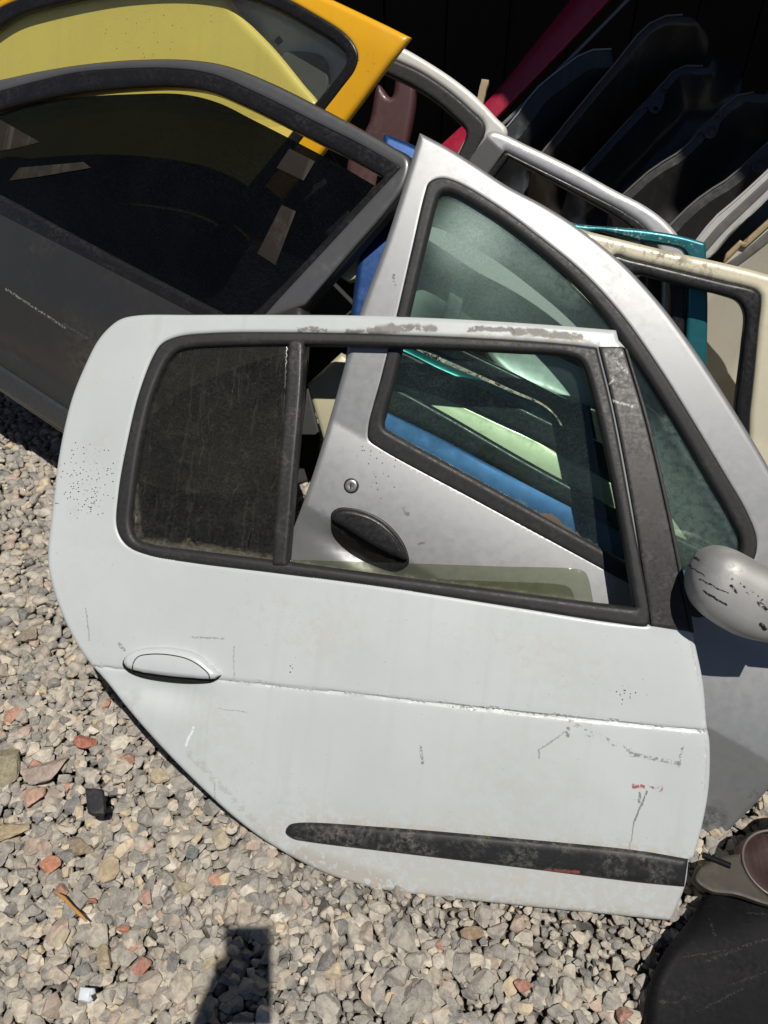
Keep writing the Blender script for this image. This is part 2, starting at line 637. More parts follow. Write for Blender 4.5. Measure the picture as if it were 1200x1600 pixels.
# ------------------------------------------------------------------ ground
def mat_ground():
    t = NT('grey grit under the gravel')
    v = t.voro(45)
    n = t.noise(120, 5, 0.7)
    c = t.mix(n, (0.10, 0.09, 0.08), (0.24, 0.22, 0.19))
    c = t.mix(t.ramp(v['Distance'], 0.3, 0.7), c, (0.07, 0.065, 0.06))
    return t.done(t.principled(Base_Color=c, Roughness=0.9, Normal=t.bump(v['Distance'], 0.8, 0.012)).outputs[0])


MG = mat_ground()
gnd = link_mesh('ground', [(-40, -40, -0.03), (40, -40, -0.03), (40, 40, -0.03), (-40, 40, -0.03)], [(0, 1, 2, 3)], MG)
gnd.location.z = -0.02
gnd['kind'] = 'structure'


def stone_shape(seed, sub, cuts, flat):
    r = np.random.default_rng(seed)
    bm = bmesh.new()
    bmesh.ops.create_icosphere(bm, subdivisions=sub, radius=1.0)
    V = np.array([v.co[:] for v in bm.verts])
    F = np.array([[v.index for v in f.verts] for f in bm.faces])
    bm.free()
    for _ in range(cuts):
        d = r.normal(size=3); d /= np.linalg.norm(d)
        off = r.uniform(0.40, 0.74)
        s = V @ d - off
        V = V - np.where(s > 0, s, 0)[:, None] * d
    V *= np.array([1.0, r.uniform(0.66, 0.97), flat * r.uniform(0.85, 1.1)])
    V += r.normal(0, 0.012, V.shape)
    return V, F


def mat_stone():
    t = NT('crushed limestone')
    at = t.n.new('ShaderNodeAttribute'); at.attribute_name = 'tint'
    n1 = t.noise(55, 5, 0.65, dist=0.8)
    n2 = t.noise(420, 4, 0.75)
    c = t.mix(t.ramp(n1, 0.32, 0.68, 0.0, 1.0), t.mix(1.0, at.outputs['Color'], (0.72, 0.72, 0.72), 'MULTIPLY'), t.mix(1.0, at.outputs['Color'], (1.2, 1.18, 1.14), 'MULTIPLY'))
    vein = t.ramp(t.M('ABSOLUTE', t.M('SUBTRACT', t.noise(38, 4, 0.6, dist=2.5), 0.5)), 0.0, 0.018, 1, 0)
    c = t.mix(t.M('MULTIPLY', vein, 0.55), c, (0.5, 0.48, 0.44))
    c = t.mix(t.ramp(n2, 0.55, 0.75, 0, 0.5), c, (0.42, 0.4, 0.37))
    c = t.mix(t.ramp(n2, 0.42, 0.28, 0, 0.4), c, (0.1, 0.095, 0.09))
    h = t.M('ADD', t.M('MULTIPLY', n1, 0.7), t.M('MULTIPLY', n2, 0.3))
    return t.done(t.principled(Base_Color=c, Roughness=0.88, Normal=t.bump(h, 0.7, 0.004)).outputs[0])


MS = mat_stone()
PAL = [((0.235, 0.228, 0.215), 30), ((0.19, 0.19, 0.185), 20), ((0.30, 0.285, 0.255), 22), ((0.36, 0.33, 0.275), 11), ((0.27, 0.235, 0.20), 9),
       ((0.38, 0.32, 0.22), 4), ((0.145, 0.15, 0.155), 8), ((0.31, 0.24, 0.205), 3), ((0.40, 0.385, 0.35), 5), ((0.33, 0.16, 0.11), 0.5)]
PC = np.array([p[0] for p in PAL]); PC = PC * 0.72 + PC.mean(1, keepdims=True) * np.array([1.07, 1.0, 0.90]) * 0.28; PC = PC * np.array([1.02, 0.99, 0.945]); PW = np.array([p[1] for p in PAL], float); PW /= PW.sum()
NEAR = [stone_shape(100 + i, 3, 11, 0.62) for i in range(26)]
FAR = [stone_shape(300 + i, 2, 8, 0.62) for i in range(16)]
KEEP_CLEAR = []        # (x, y, r) of the stones that are things of their own


def gravel(name, shapes, spots, smooth):
    VV, FF, TT = [], [], []
    off = 0
    for (x, y, z, s) in spots:
        V, F = shapes[rng.integers(len(shapes))]
        a = rng.uniform(0, 2 * math.pi); tl = rng.normal(0, 0.10, 2)
        ca, sa = math.cos(a), math.sin(a)
        R = np.array([[ca, -sa, 0], [sa, ca, 0], [0, 0, 1]])
        X = np.array([[1, 0, 0], [0, math.cos(tl[0]), -math.sin(tl[0])], [0, math.sin(tl[0]), math.cos(tl[0])]])
        Y = np.array([[math.cos(tl[1]), 0, math.sin(tl[1])], [0, 1, 0], [-math.sin(tl[1]), 0, math.cos(tl[1])]])
        VV.append((V * s * rng.uniform(0.9, 1.12, 3)) @ (R @ X @ Y).T + (x, y, z))
        FF.append(F + off)
        off += len(V)
        c = PC[rng.choice(len(PC), p=PW)] * rng.uniform(1.26, 1.52)
        TT.append(np.tile([*c, 1.0], (len(V), 1)))
    V = np.concatenate(VV).astype(np.float32); F = np.concatenate(FF).astype(np.int32); T = np.concatenate(TT).astype(np.float32)
    me = bpy.data.meshes.new(name)
    me.vertices.add(len(V)); me.vertices.foreach_set('co', V.ravel())
    me.loops.add(len(F) * 3); me.loops.foreach_set('vertex_index', F.ravel())
    me.polygons.add(len(F))
    me.polygons.foreach_set('loop_start', np.arange(0, len(F) * 3, 3, dtype=np.int32))
    me.update(calc_edges=True)
    at = me.color_attributes.new('tint', 'FLOAT_COLOR', 'POINT')
    at.data.foreach_set('color', T.ravel())
    if smooth:
        me.polygons.foreach_set('use_smooth', [True] * len(F))
        me.set_sharp_from_angle(angle=math.radians(smooth))
    me.materials.append(MS)
    o = bpy.data.objects.new(name, me)
    COL.objects.link(o)
    o['kind'] = 'stuff'
    return o


def scatter(x0, x1, y0, y1, pitch, layers, test):
    out = []
    for lz, sc in layers:
        ys = np.arange(y0, y1, pitch * 0.866)
        for j, y in enumerate(ys):
            for x in np.arange(x0 + (j % 2) * pitch / 2, x1, pitch):
                px, py = x + rng.normal(0, pitch * 0.17), y + rng.normal(0, pitch * 0.17)
                if not test(px, py):
                    continue
                s = pitch * 0.66 * sc * min(1.7, math.exp(rng.normal(0, 0.32)))
                sill = 0.58 - 0.18 * px - py
                if -0.04 < sill < 0.07 and -0.2 < px < 0.6:
                    s *= 0.8
                    lz_ = lz - 0.012
                else:
                    lz_ = lz
                out.append((px, py, lz_ + rng.normal(0, 0.0016) - 0.02, s))
    return out


# ground points seen in the photograph
def gxy(px, py, z=0.0):
    d = (px - 600) * RIGHT - (py - 800) * UP + FPX * FWD
    t = (z - CH) / d[2]
    return CAMP + d * t


# ------------------------------------------------------------------ the white rear door in front
FW = Frame(0.0, 0.587, 10.2, 42.0)
wh_belt = line_sd(FW.one(430, 895), FW.one(1010, 978))
wc_pts = FW.uw(spline([(118, 1038), (190, 1043), (265, 1050), (340, 1059), (500, 1076), (700, 1099), (900, 1121), (1112, 1141)], False, 8))
wh_cr = line_sd(FW.one(130, 1037), FW.one(1105, 1140))
hem_pts = FW.uw(spline([(1073, 985), (1090, 1070), (1097, 1135), (1099, 1165), (1097, 1230), (1088, 1290), (1074, 1342)], False, 8))
W_SC = FW.one(262, 1078)
W_HD = FW.one(262, 1040)


def hf_white(u, w):
    q = wh_belt(u, w)
    h = np.where(q > 0, -0.10 * q ** 2 - 0.03 * q, 0.10 * (-q) - 0.22 * q ** 2)
    P = np.stack([u, w], -1).reshape(-1, 2)
    d = dist_poly(P, wc_pts, False).reshape(np.shape(u))
    below = wh_cr(u, w) < 0
    h = h - 0.0022 * np.exp(-(d / 0.0028) ** 2) - np.where(below, 0.0028 * np.exp(-d / 0.03), 0)
    e = dist_poly(P, hem_pts, False).reshape(np.shape(u))
    h = h - 0.0014 * np.exp(-(e / 0.002) ** 2)
    s = ((u - W_SC[0]) / 0.088) ** 2 + ((w - W_SC[1]) / 0.032) ** 2
    h = h - 0.013 * np.exp(-s * 1.3)
    return h


def wuw(x, y):
    return FW.uwh([(x, y)], hf_white)[0]


PRIMER = (0.19, 0.18, 0.165)
DK = (0.13, 0.12, 0.11)
wm = [('seg', wuw(466, 515), wuw(508, 515), 0.006, PRIMER, 0.47, 0.95),
      ('seg', wuw(545, 519), wuw(590, 517), 0.010, PRIMER, 0.42, 0.95),
      ('seg', wuw(590, 515), wuw(640, 511), 0.012, PRIMER, 0.40, 0.95),
      ('seg', wuw(640, 511), wuw(676, 514), 0.010, PRIMER, 0.43, 0.95),
      ('seg', wuw(735, 514), wuw(800, 515), 0.007, PRIMER, 0.38, 0.95),
      ('seg', wuw(800, 517), wuw(905, 527), 0.009, PRIMER, 0.38, 0.95),
      ('seg', wuw(720, 527), wuw(930, 538), 0.012, (0.42, 0.36, 0.27), 0.5, 0.5),
      ('dots', wuw(128, 748), 0.085, 0.42), ('dots', wuw(118, 718), 0.05, 0.3), ('dots', wuw(140, 790), 0.03, 0.4),
      ('dots', wuw(975, 1083), 0.022, 0.6), ('dots', wuw(452, 1047), 0.014, 0.6),
      ('seg', wuw(700, 1101), wuw(905, 1124), 0.006, (0.13, 0.12, 0.07), 0.56, 0.7),
      ('seg', wuw(350, 1062), wuw(440, 1073), 0.006, (0.16, 0.14, 0.1), 0.58, 0.6),
      ('seg', wuw(900, 1135), wuw(990, 1175), 0.006, DK, 0.56, 0.7),
      ('seg', wuw(985, 1178), wuw(1062, 1193), 0.005, DK, 0.52, 0.75),
      ('seg', wuw(1066, 1168), wuw(1060, 1198), 0.003, DK, 0.5, 0.8),
      ('seg', wuw(885, 1142), wuw(842, 1172), 0.002, DK, 0.46, 0.7),
      ('seg', wuw(842, 1172), wuw(843, 1185), 0.002, DK, 0.46, 0.7),
      ('seg', wuw(888, 1138), wuw(887, 1150), 0.004, DK, 0.46, 0.85),
      ('seg', wuw(990, 1226), wuw(1032, 1233), 0.006, (0.30, 0.05, 0.06), 0.5, 0.9),
      ('seg', wuw(1010, 1237), wuw(990, 1285), 0.0024, DK, 0.44, 0.85),
      ('seg', wuw(990, 1285), wuw(983, 1335), 0.0016, (0.2, 0.17, 0.12), 0.4, 0.8),
      ('seg', wuw(999, 1240), wuw(998, 1254), 0.003, DK, 0.44, 0.85),
      ('seg', wuw(657, 1167), wuw(660, 1192), 0.0035, DK, 0.5, 0.8),
      ('seg', wuw(134, 950), wuw(140, 1000), 0.0018, DK, 0.46, 0.6),
      ('seg', wuw(365, 1010), wuw(366, 1062), 0.0018, DK, 0.48, 0.6),
      ('seg', wuw(300, 995), wuw(350, 998), 0.0018, DK, 0.46, 0.6),
      ('seg', wuw(186, 1005), wuw(194, 1016), 0.004, DK, 0.48, 0.7),
      ('seg', wuw(340, 1107), wuw(385, 1113), 0.0016, DK, 0.46, 0.5),
      ('seg', wuw(335, 1222), wuw(336, 1252), 0.0018, DK, 0.46, 0.5),
      ('seg', wuw(290, 1165), wuw(303, 1137), 0.003, (0.9, 0.9, 0.9), 0.42, 0.6),
      ('seg', wuw(390, 950), wuw(480, 990), 0.05, (0.42, 0.40, 0.38), 0.55, 0.35),
      ('seg', wuw(700, 1000), wuw(930, 1040), 0.05, (0.45, 0.43, 0.40), 0.57, 0.35),
      ('seg', wuw(470, 1345), wuw(600, 1385), 0.035, (0.33, 0.29, 0.24), 0.42, 0.65),
      ('seg', wuw(600, 1395), wuw(1000, 1436), 0.022, (0.36, 0.33, 0.29), 0.5, 0.5),
      ('seg', wuw(480, 1280), wuw(1060, 1335), 0.014, (0.42, 0.39, 0.33), 0.48, 0.45),
      ('seg', wuw(300, 1180), wuw(440, 1330), 0.010, (0.30, 0.27, 0.23), 0.5, 0.35),
      ('smudge', wuw(155, 695), 0.05, (0.45, 0.44, 0.42), 0.7),
      ('smudge', wuw(145, 590), 0.04, (0.5, 0.49, 0.47), 0.6),
      ('smudge', wuw(110, 800), 0.03, (0.45, 0.44, 0.42), 0.6),
      ('smudge', wuw(200, 1100), 0.05, (0.35, 0.33, 0.3), 0.5),
      ('seg', wuw(470, 1330), wuw(1060, 1405), 0.13, (0.43, 0.41, 0.36), 0.47, 0.4),
      ('smudge', wuw(800, 1250), 0.2, (0.44, 0.42, 0.39), 0.35), ('smudge', wuw(520, 990), 0.12, (0.44, 0.42, 0.40), 0.35), ('smudge', wuw(880, 1060), 0.14, (0.44, 0.43, 0.41), 0.35),
      ('smudge', wuw(330, 1150), 0.12, (0.44, 0.42, 0.38), 0.35)]
PW_ = paint('sun-chalked white paint', (0.490, 0.525, 0.528), 0.0, 0.38, 0.22, 0.26, (0.38, 0.355, 0.31), 0.05, wm, 0.22)
T = thing('white_rear_door', 'white rear car door leaning in front of all the others', 'car door', mat=FW.mat())
W_OUT = [(168, 510), (186, 497), (212, 491), (300, 490), (450, 490), (560, 491), (700, 496), (850, 505), (964, 514, 1), (968, 530, 1),
         (978, 541, 1), (1010, 650), (1045, 800), (1072, 930), (1085, 992), (1101, 1070), (1107, 1138), (1111, 1160), (1110, 1230), (1100, 1290),
         (1086, 1342, 1), (1078, 1347, 1), (1073, 1385), (1050, 1442, 1), (960, 1433), (880, 1425), (725, 1409), (600, 1394), (530, 1376), (465, 1347),
         (400, 1307), (350, 1267), (290, 1210), (240, 1158), (200, 1112), (165, 1068), (132, 1030), (110, 995), (86, 940), (73, 890), (72, 855),
         (78, 800), (85, 740), (95, 680), (110, 620), (130, 570), (150, 531)]
W_HOLE = [(240, 556), (253, 538), (276, 527), (330, 521), (450, 520), (600, 523), (800, 532), (900, 540), (932, 544, 1), (955, 640), (985, 800), (1016, 976, 1),
          (960, 971), (800, 946), (600, 915), (430, 893), (300, 877), (232, 865), (198, 850), (184, 825), (186, 770), (200, 690), (218, 615)]
panel('door_skin', PW_, T, FW, W_OUT, [W_HOLE], grid=0.011, thick=0.03, roll=0.010, hroll=0.008, hf=hf_white,
      extra=[(wc_pts, (-0.012, -0.007, -0.004, -0.002, 0, 0.002, 0.004, 0.007)), (hem_pts, (-0.003, -0.0015, 0, 0.0015, 0.003))])
W_IN = [(262, 562), (275, 549), (295, 543), (340, 540), (450, 538), (600, 541), (800, 549), (890, 556), (908, 565), (922, 600), (950, 720), (975, 850), (992, 950, 1),
        (925, 942), (800, 925), (600, 899), (430, 876), (300, 860), (240, 852), (212, 842), (204, 822), (207, 780), (220, 690), (240, 610)]
W_SEALO = [(238, 555), (251, 536), (275, 525), (330, 519), (450, 518), (600, 521), (800, 530), (900, 538), (933, 543, 1), (957, 640), (987, 800), (1016, 972), (1012, 979),
           (960, 974), (800, 949), (600, 918), (430, 896), (300, 880), (231, 868), (196, 852), (181, 826), (183, 770), (197, 690), (215, 615)]
panel('window_seal', RUB, T, FW, W_SEALO, [W_IN], grid=0.012, thick=0.02, roll=0.006, hroll=0.010, hf=hf_white, base=0.003)
PIL = rubber('faded pillar film', (0.022, 0.021, 0.021), 0.42, 0.4, (0.12, 0.11, 0.105),
             [('seg', FW.one(955, 622), FW.one(992, 632), 0.003, (0.45, 0.44, 0.42), 0.42, 0.8),
              ('seg', FW.one(970, 560), FW.one(985, 580), 0.003, (0.4, 0.4, 0.4), 0.5, 0.8),
              ('seg', FW.one(962, 590), FW.one(952, 600), 0.002, (0.4, 0.4, 0.4), 0.45, 0.8)])
panel('pillar_cover', PIL, T, FW, [(936, 541, 1), (974, 541, 1), (1008, 655), (1042, 800), (1068, 930), (1080, 988, 1), (1018, 978, 1), (990, 800), (960, 640)],
      grid=0.012, thick=0.012, roll=0.003, hf=hf_white, base=0.004)
panel('pillar_lip', RUB, T, FW, [(975, 542, 1), (981, 545, 1), (1014, 655), (1048, 800), (1075, 930), (1085, 989, 1), (1080, 989, 1), (1068, 930), (1042, 800), (1008, 655)],
      grid=0.012, thick=0.012, roll=0.002, hf=hf_white, base=0.0065)
panel('window_divider', rubber('divider rubber', (0.024, 0.024, 0.024), 0.4, 0.5), T, FW,
      [(450, 531, 1), (474, 531, 1), (472, 600), (460, 740), (448, 884, 1), (424, 884, 1), (434, 740), (446, 600)],
      grid=0.012, thick=0.03, roll=0.007, hf=hf_white, base=0.008)
QG = glass('grimy quarter glass', (0.60, 0.60, 0.54), 0.085, (0.21, 0.20, 0.165), drips=True, rough=0.12, blotch=0.04,
           edge_marks=[(FW.one(215, 850), FW.one(425, 878), 0.02, 0.5), (FW.one(205, 760), FW.one(215, 845), 0.015, 0.3)])
panel('quarter_glass', QG, T, FW, [(250, 548), (290, 534), (450, 530, 1), (434, 888, 1), (300, 870), (215, 855), (196, 830), (198, 770), (212, 690), (230, 610)],
      grid=0.05, thick=0.004, roll=0.001, hf=hf_white, base=-0.008)
WG = glass('pale green side glass', (0.73, 0.75, 0.65), 0.05, (0.34, 0.34, 0.26), rough=0.02,
           edge_marks=[(FW.one(460, 890), FW.one(930, 950), 0.018, 0.5)])
panel('window_glass', WG, T, FW, [(436, 874, 1), (600, 879), (780, 885), (900, 889), (913, 893), (919, 902), (930, 960, 1), (700, 935), (440, 900, 1)],
      grid=0.05, thick=0.004, roll=0.001, hf=hf_white, base=-0.014)
WH = paint('handle white', (0.53, 0.56, 0.575), 0.0, 0.30, 0.3, 0.1, (0.4, 0.38, 0.34), 0.02,
           [('seg', FW.one(194, 1035), FW.one(208, 1040), 0.004, (0.1, 0.1, 0.1), 0.55, 0.7)], 0.2)
panel('handle_slot', rubber('slot black', (0.008, 0.008, 0.008), 0.6, 0.1), T, FW,
      [(190, 1038), (194, 1028), (207, 1019), (240, 1014), (280, 1017), (308, 1027), (328, 1043), (343, 1058), (333, 1066), (305, 1069), (258, 1066), (216, 1058), (196, 1048)],
      grid=0.02, thick=0.006, roll=0.003, hf=hf_white, base=0.004)
hnd = panel('handle', WH, T, FW, [(190, 1037), (193, 1027), (206, 1018), (240, 1014), (280, 1017), (308, 1027), (327, 1043), (341, 1057), (333, 1062), (310, 1062), (260, 1058), (216, 1051), (195, 1044)],
            grid=0.008, thick=0.02, roll=0.012, rollh=0.010, hf=hf_white, base=0.019)
grp_line = spline([(207, 1048), (209, 1036), (216, 1026), (235, 1022), (265, 1023), (295, 1030), (315, 1042), (327, 1054), (328, 1061)], False, 6)
gl_ = FW.uwh(grp_line, lambda u, w: hf_white(u, w) + 0.017)
tube('handle_joint', RUB, hnd, [(p[0], p[1], float(hf_white(np.array([p[0]]), np.array([p[1]]))[0]) + 0.0186) for p in gl_], 0.0011, 6)
MLD = rubber('dusty side moulding', (0.016, 0.017, 0.018), 0.5, 0.75, (0.20, 0.19, 0.165),
             [('seg', FW.one(852, 1357), FW.one(902, 1358), 0.005, (0.30, 0.08, 0.06), 0.45, 0.9)])
panel('side_moulding', MLD, T, FW, [(444, 1303), (449, 1293), (464, 1289), (600, 1296), (800, 1313), (1000, 1333), (1077, 1346, 1), (1071, 1389, 1), (1000, 1382), (800, 1357), (600, 1333), (480, 1318), (456, 1313)],
      grid=0.012, thick=0.014, roll=0.016, rollh=0.008, hf=hf_white, base=0.010)

# ------------------------------------------------------------------ the silver front door behind it
FS = Frame(0.0, 0.772, 10.2, 36.0)
si_belt = line_sd(FS.one(515, 655), FS.one(915, 872))
si_cr = line_sd(FS.one(473, 783), FS.one(1200, 1185))
S_SC = FS.one(561, 866)
S_ax = FS.one(640, 912) - FS.one(520, 845); S_ax /= np.linalg.norm(S_ax)


def hf_silver(u, w):
    q = si_belt(u, w)
    c = si_cr(u, w)
    h = np.where(q > 0, -0.20 * q ** 2, 0.16 * (-q) - 0.30 * q ** 2)
    qc = np.maximum(q, -0.22)
    h = np.where(q > 0, -0.09 * q ** 2, 0.17 * (-qc) - 0.42 * qc ** 2)
    h = h - np.where(c < 0, 0.075 * (1 - np.exp(c / 0.24)), 0)
    a = (u - S_SC[0]) * S_ax[0] + (w - S_SC[1]) * S_ax[1]
    b = -(u - S_SC[0]) * S_ax[1] + (w - S_SC[1]) * S_ax[0]
    h = h - 0.022 * np.exp(-((a / 0.080) ** 2 + (b / 0.024) ** 2) * 1.3)
    return h


def suw(x, y):
    return FS.uwh([(x, y)], hf_silver)[0]


cr_s = FS.uw(spline([(440, 765), (700, 909), (900, 1019), (1230, 1202)], False, 10))
bl_s = FS.uw(spline([(505, 650), (700, 756), (915, 872), (1080, 962)], False, 10))
sm = [('dots', suw(575, 708), 0.03, 0.3), ('dots', suw(600, 740), 0.05, 0.12),
      ('seg', suw(632, 795), suw(636, 805), 0.006, DK, 0.5, 0.7), ('seg', suw(655, 850), suw(662, 848), 0.003, DK, 0.4, 0.8),
      ('seg', suw(1175, 1245), suw(1185, 1235), 0.008, DK, 0.5, 0.6), ('smudge', suw(1105, 1280), 0.05, (0.05, 0.05, 0.05), 0.9),
      ('seg', suw(615, 430), suw(617, 445), 0.004, (0.1, 0.1, 0.1), 0.5, 0.8),
      ('smudge', suw(560, 760), 0.04, (0.4, 0.4, 0.4), 0.3), ('smudge', suw(1160, 1200), 0.1, (0.25, 0.25, 0.25), 0.4)]
PS_ = paint('silver metallic paint', (0.335, 0.344, 0.350), 0.58, 0.45, 0.12, 0.05, (0.3, 0.29, 0.27), 0.012, sm, 0.2, flake=True)
T = thing('silver_front_door', 'silver front car door with wing mirror, leaning tilted behind the white door', 'car door', mat=FS.mat())
S_OUT = [(655, 204, 1), (700, 228), (745, 256), (792, 287), (850, 318), (902, 351), (971, 406), (1020, 457), (1061, 508), (1107, 574), (1167, 668), (1197, 718), (1240, 800),
         (1272, 900), (1282, 1000), (1275, 1100), (1240, 1192), (1200, 1240), (1160, 1282), (1125, 1315), (1092, 1343), (1060, 1357), (1000, 1330), (800, 1270), (620, 1180), (500, 1050), (462, 960), (446, 880),
         (452, 840), (470, 790), (492, 725), (520, 630), (560, 490), (600, 380), (632, 280)]
S_HOLE = [(666, 300), (672, 286), (688, 279), (712, 285), (780, 325), (850, 377), (910, 427), (970, 492), (1030, 577), (1085, 665), (1130, 740), (1165, 800), (1181, 840), (1179, 868), (1160, 900), (1125, 945), (1095, 962),
          (1050, 945), (990, 913), (915, 872), (750, 783), (592, 697), (577, 686), (576, 668), (597, 590), (622, 490), (645, 390)]
panel('door_skin', PS_, T, FS, S_OUT, [S_HOLE], grid=0.014, thick=0.03, roll=0.012, hroll=0.003, hf=hf_silver,
      extra=[(cr_s, (-0.008, -0.003, 0, 0.003, 0.008)), (bl_s, (-0.012, -0.005, 0, 0.005, 0.012))])
S_SO = [(663, 300), (669, 284), (688, 276), (714, 282), (782, 322), (852, 374), (912, 424), (972, 489), (1033, 575), (1088, 663), (1133, 738), (1168, 798), (1184, 840), (1182, 869), (1163, 902), (1127, 948), (1094, 966),
        (1049, 948), (988, 916), (913, 875), (748, 786), (590, 700), (575, 688), (574, 668), (594, 590), (619, 490), (642, 390)]
S_IN = [(682, 318), (688, 303), (700, 300), (760, 332), (830, 382), (890, 434), (947, 497), (1005, 580), (1060, 668), (1106, 748), (1143, 812), (1158, 848), (1153, 872), (1130, 905), (1100, 935), (1075, 930),
        (1000, 890), (915, 843), (750, 752), (612, 676), (600, 668), (600, 655), (618, 590), (640, 490), (664, 390)]
panel('window_seal', RUB, T, FS, S_SO, [S_IN], grid=0.014, thick=0.02, roll=0.006, hroll=0.010, hf=hf_silver, base=0.003)
DIRT = paint('caked brown dirt', (0.13, 0.10, 0.07), 0, 0.9, 0, 0.8, (0.05, 0.04, 0.03), 0.4, scr=0)
panel('caked_dirt', DIRT, T, FS, [(790, 778), (822, 793), (846, 802), (862, 803), (874, 812), (886, 826), (902, 833), (919, 847), (905, 845), (870, 829), (830, 808)], grid=0.004, thick=0.006, roll=0.003, hf=hf_silver, base=-0.004, jag=0.0012)
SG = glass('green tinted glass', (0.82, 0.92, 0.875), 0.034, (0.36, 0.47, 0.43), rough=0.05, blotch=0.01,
           edge_marks=[(FS.one(610, 686), FS.one(960, 878), 0.016, 0.4), (FS.one(800, 797), FS.one(890, 845), 0.026, 0.5),
                       (FS.one(1050, 655), FS.one(1170, 850), 0.03, 0.16), (FS.one(720, 330), FS.one(900, 450), 0.05, 0.12),
                       (FS.one(1010, 700), FS.one(1120, 880), 0.08, 0.12)],
           glare_spots=[(FS.one(735, 362), 0.10, 0.62), (FS.one(770, 400), 0.20, 0.22), (FS.one(900, 480), 0.2, 0.05), (FS.one(1070, 780), 0.20, 0.05)])  # sky and sun glare painted into the dust film as bright patches
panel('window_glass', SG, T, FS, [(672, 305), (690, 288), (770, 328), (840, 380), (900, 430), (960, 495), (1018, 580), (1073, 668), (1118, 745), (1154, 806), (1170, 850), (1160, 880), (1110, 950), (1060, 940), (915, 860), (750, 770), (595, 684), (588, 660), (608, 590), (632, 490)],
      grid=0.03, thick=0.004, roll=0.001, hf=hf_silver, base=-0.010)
CHR = paint('worn lock metal', (0.42, 0.42, 0.42), 0.8, 0.35, 0, 0.2, scr=0.3)
c = suw(549, 759)
hz = float(hf_silver(np.array([c[0]]), np.array([c[1]]))[0])
lk = disc('lock_ring', RUB, T, c, 0.0145, hz - 0.002, hz + 0.0035, 24)
disc('lock_barrel', CHR, lk, c, 0.0112, hz, hz + 0.0055, 24, 0.2, 0.0012)
link_mesh('keyway', [(c[0] - 0.0014, c[1] - 0.005, hz + 0.0058), (c[0] + 0.0014, c[1] - 0.005, hz + 0.0058), (c[0] + 0.0014, c[1] + 0.005, hz + 0.0058), (c[0] - 0.0014, c[1] + 0.005, hz + 0.0058)], [(0, 1, 2, 3)], GAP_BLACK, lk)
HB = rubber('black handle plastic', (0.014, 0.014, 0.015), 0.35, 0.10)
S_H = [(516, 815), (517, 802), (528, 794), (548, 794), (575, 801), (602, 816), (624, 839), (636, 862), (638, 882), (620, 893), (580, 883), (540, 860), (519, 835)]
panel('handle_slot', rubber('slot black two', (0.006, 0.006, 0.006), 0.6, 0.1), T, FS, S_H, grid=0.02, thick=0.006, roll=0.004, hf=hf_silver, base=0.004)
hd = panel('handle', HB, T, FS, [(518, 812), (520, 802), (530, 796), (548, 796), (574, 803), (600, 818), (621, 840), (633, 862), (635, 876), (616, 870), (575, 848), (540, 826)],
           grid=0.008, thick=0.018, roll=0.010, rollh=0.008, hf=hf_silver, base=0.017)
gl_ = FS.uwh(spline([(533, 820), (541, 810), (555, 806), (580, 813), (604, 829), (622, 850), (630, 870)], False, 6), lambda u, w: hf_silver(u, w) + 0.016)
tube('handle_joint', rubber('joint black', (0.004, 0.004, 0.004), 0.7, 0), hd, [(p[0], p[1], float(hf_silver(np.array([p[0]]), np.array([p[1]]))[0]) + 0.0168) for p in gl_], 0.001, 6)

# wing mirror: a shell with its own depth, on the door's front corner
def mirror():
    hc = 0.125
    A = FS.one(1080, 880, hc); B = FS.one(1262, 968, hc)
    ax = B - A
    L = np.linalg.norm(ax); ax /= L
    ay = np.array([-ax[1], ax[0]])
    V, F = [], []
    nu, nv = 48, 28
    for i in range(nu + 1):
        s = i / nu
        # half sizes along the length: blunt outer end, narrowing towards the foot
        e = (1 - (1 - min(s / 0.32, 1)) ** 2.3) ** 0.5 if s < 0.32 else 1.0
        k = 1.0 - 0.22 * max(0, (s - 0.5) / 0.5) ** 1.5
        ry = 0.056 * e * k * (1.0 + 0.10 * math.sin(s * 3))
        rz = 0.068 * e * k
        cx = A + ax * (s * L)
        for j in range(nv):
            a = 2 * math.pi * j / nv
            ca, sa = math.cos(a), math.sin(a)
            y = ry * math.copysign(abs(ca) ** 0.62, ca)
            z = rz * math.copysign(abs(sa) ** 0.62, sa)
            p = cx + ay * (y - 0.012 * math.sin(s * 3.0))
            V.append((p[0], p[1], hc + z - 0.015 * s))
    for i in range(nu):
        for j in range(nv):
            F.append((i * nv + j, (i + 1) * nv + j, (i + 1) * nv + (j + 1) % nv, i * nv + (j + 1) % nv))
    F.append(tuple(range(nv))); F.append(tuple(range(nu * nv, (nu + 1) * nv))[::-1])
    mk = []
    for x0, y0, x1, y1, wd, thr in [(1085, 873, 1096, 878, 0.006, 0.4), (1074, 883, 1100, 899, 0.003, 0.4), (1092, 905, 1130, 922, 0.003, 0.42), (1097, 922, 1129, 941, 0.0045, 0.38),
                                    (1136, 912, 1143, 920, 0.006, 0.42), (1183, 972, 1191, 980, 0.009, 0.36), (1140, 900, 1200, 950, 0.010, 0.6), (1178, 938, 1200, 955, 0.008, 0.5), (1110, 892, 1160, 912, 0.012, 0.62)]:
        mk.append(('seg', FS.one(x0, y0, 0.165), FS.one(x1, y1, 0.165), wd * 0.55, (0.012, 0.012, 0.012), thr, 1.0))
    m = paint('scraped mirror shell', (0.40, 0.40, 0.39), 0.5, 0.55, 0.0, 0.25, (0.2, 0.19, 0.17), 0.04, mk, 0.5)
    o = link_mesh('mirror_shell', V, F, m, T, 60)
    # foot joining the shell to the door
    e = B + ax * 0.0
    tube('mirror_foot', HB, T, [(*(e), hc - 0.03), (*(e + ax * 0.03 - ay * 0.02), 0.06), (*(e + ax * 0.05 - ay * 0.03), -0.01)], [0.045, 0.04, 0.045], 14)


mirror()

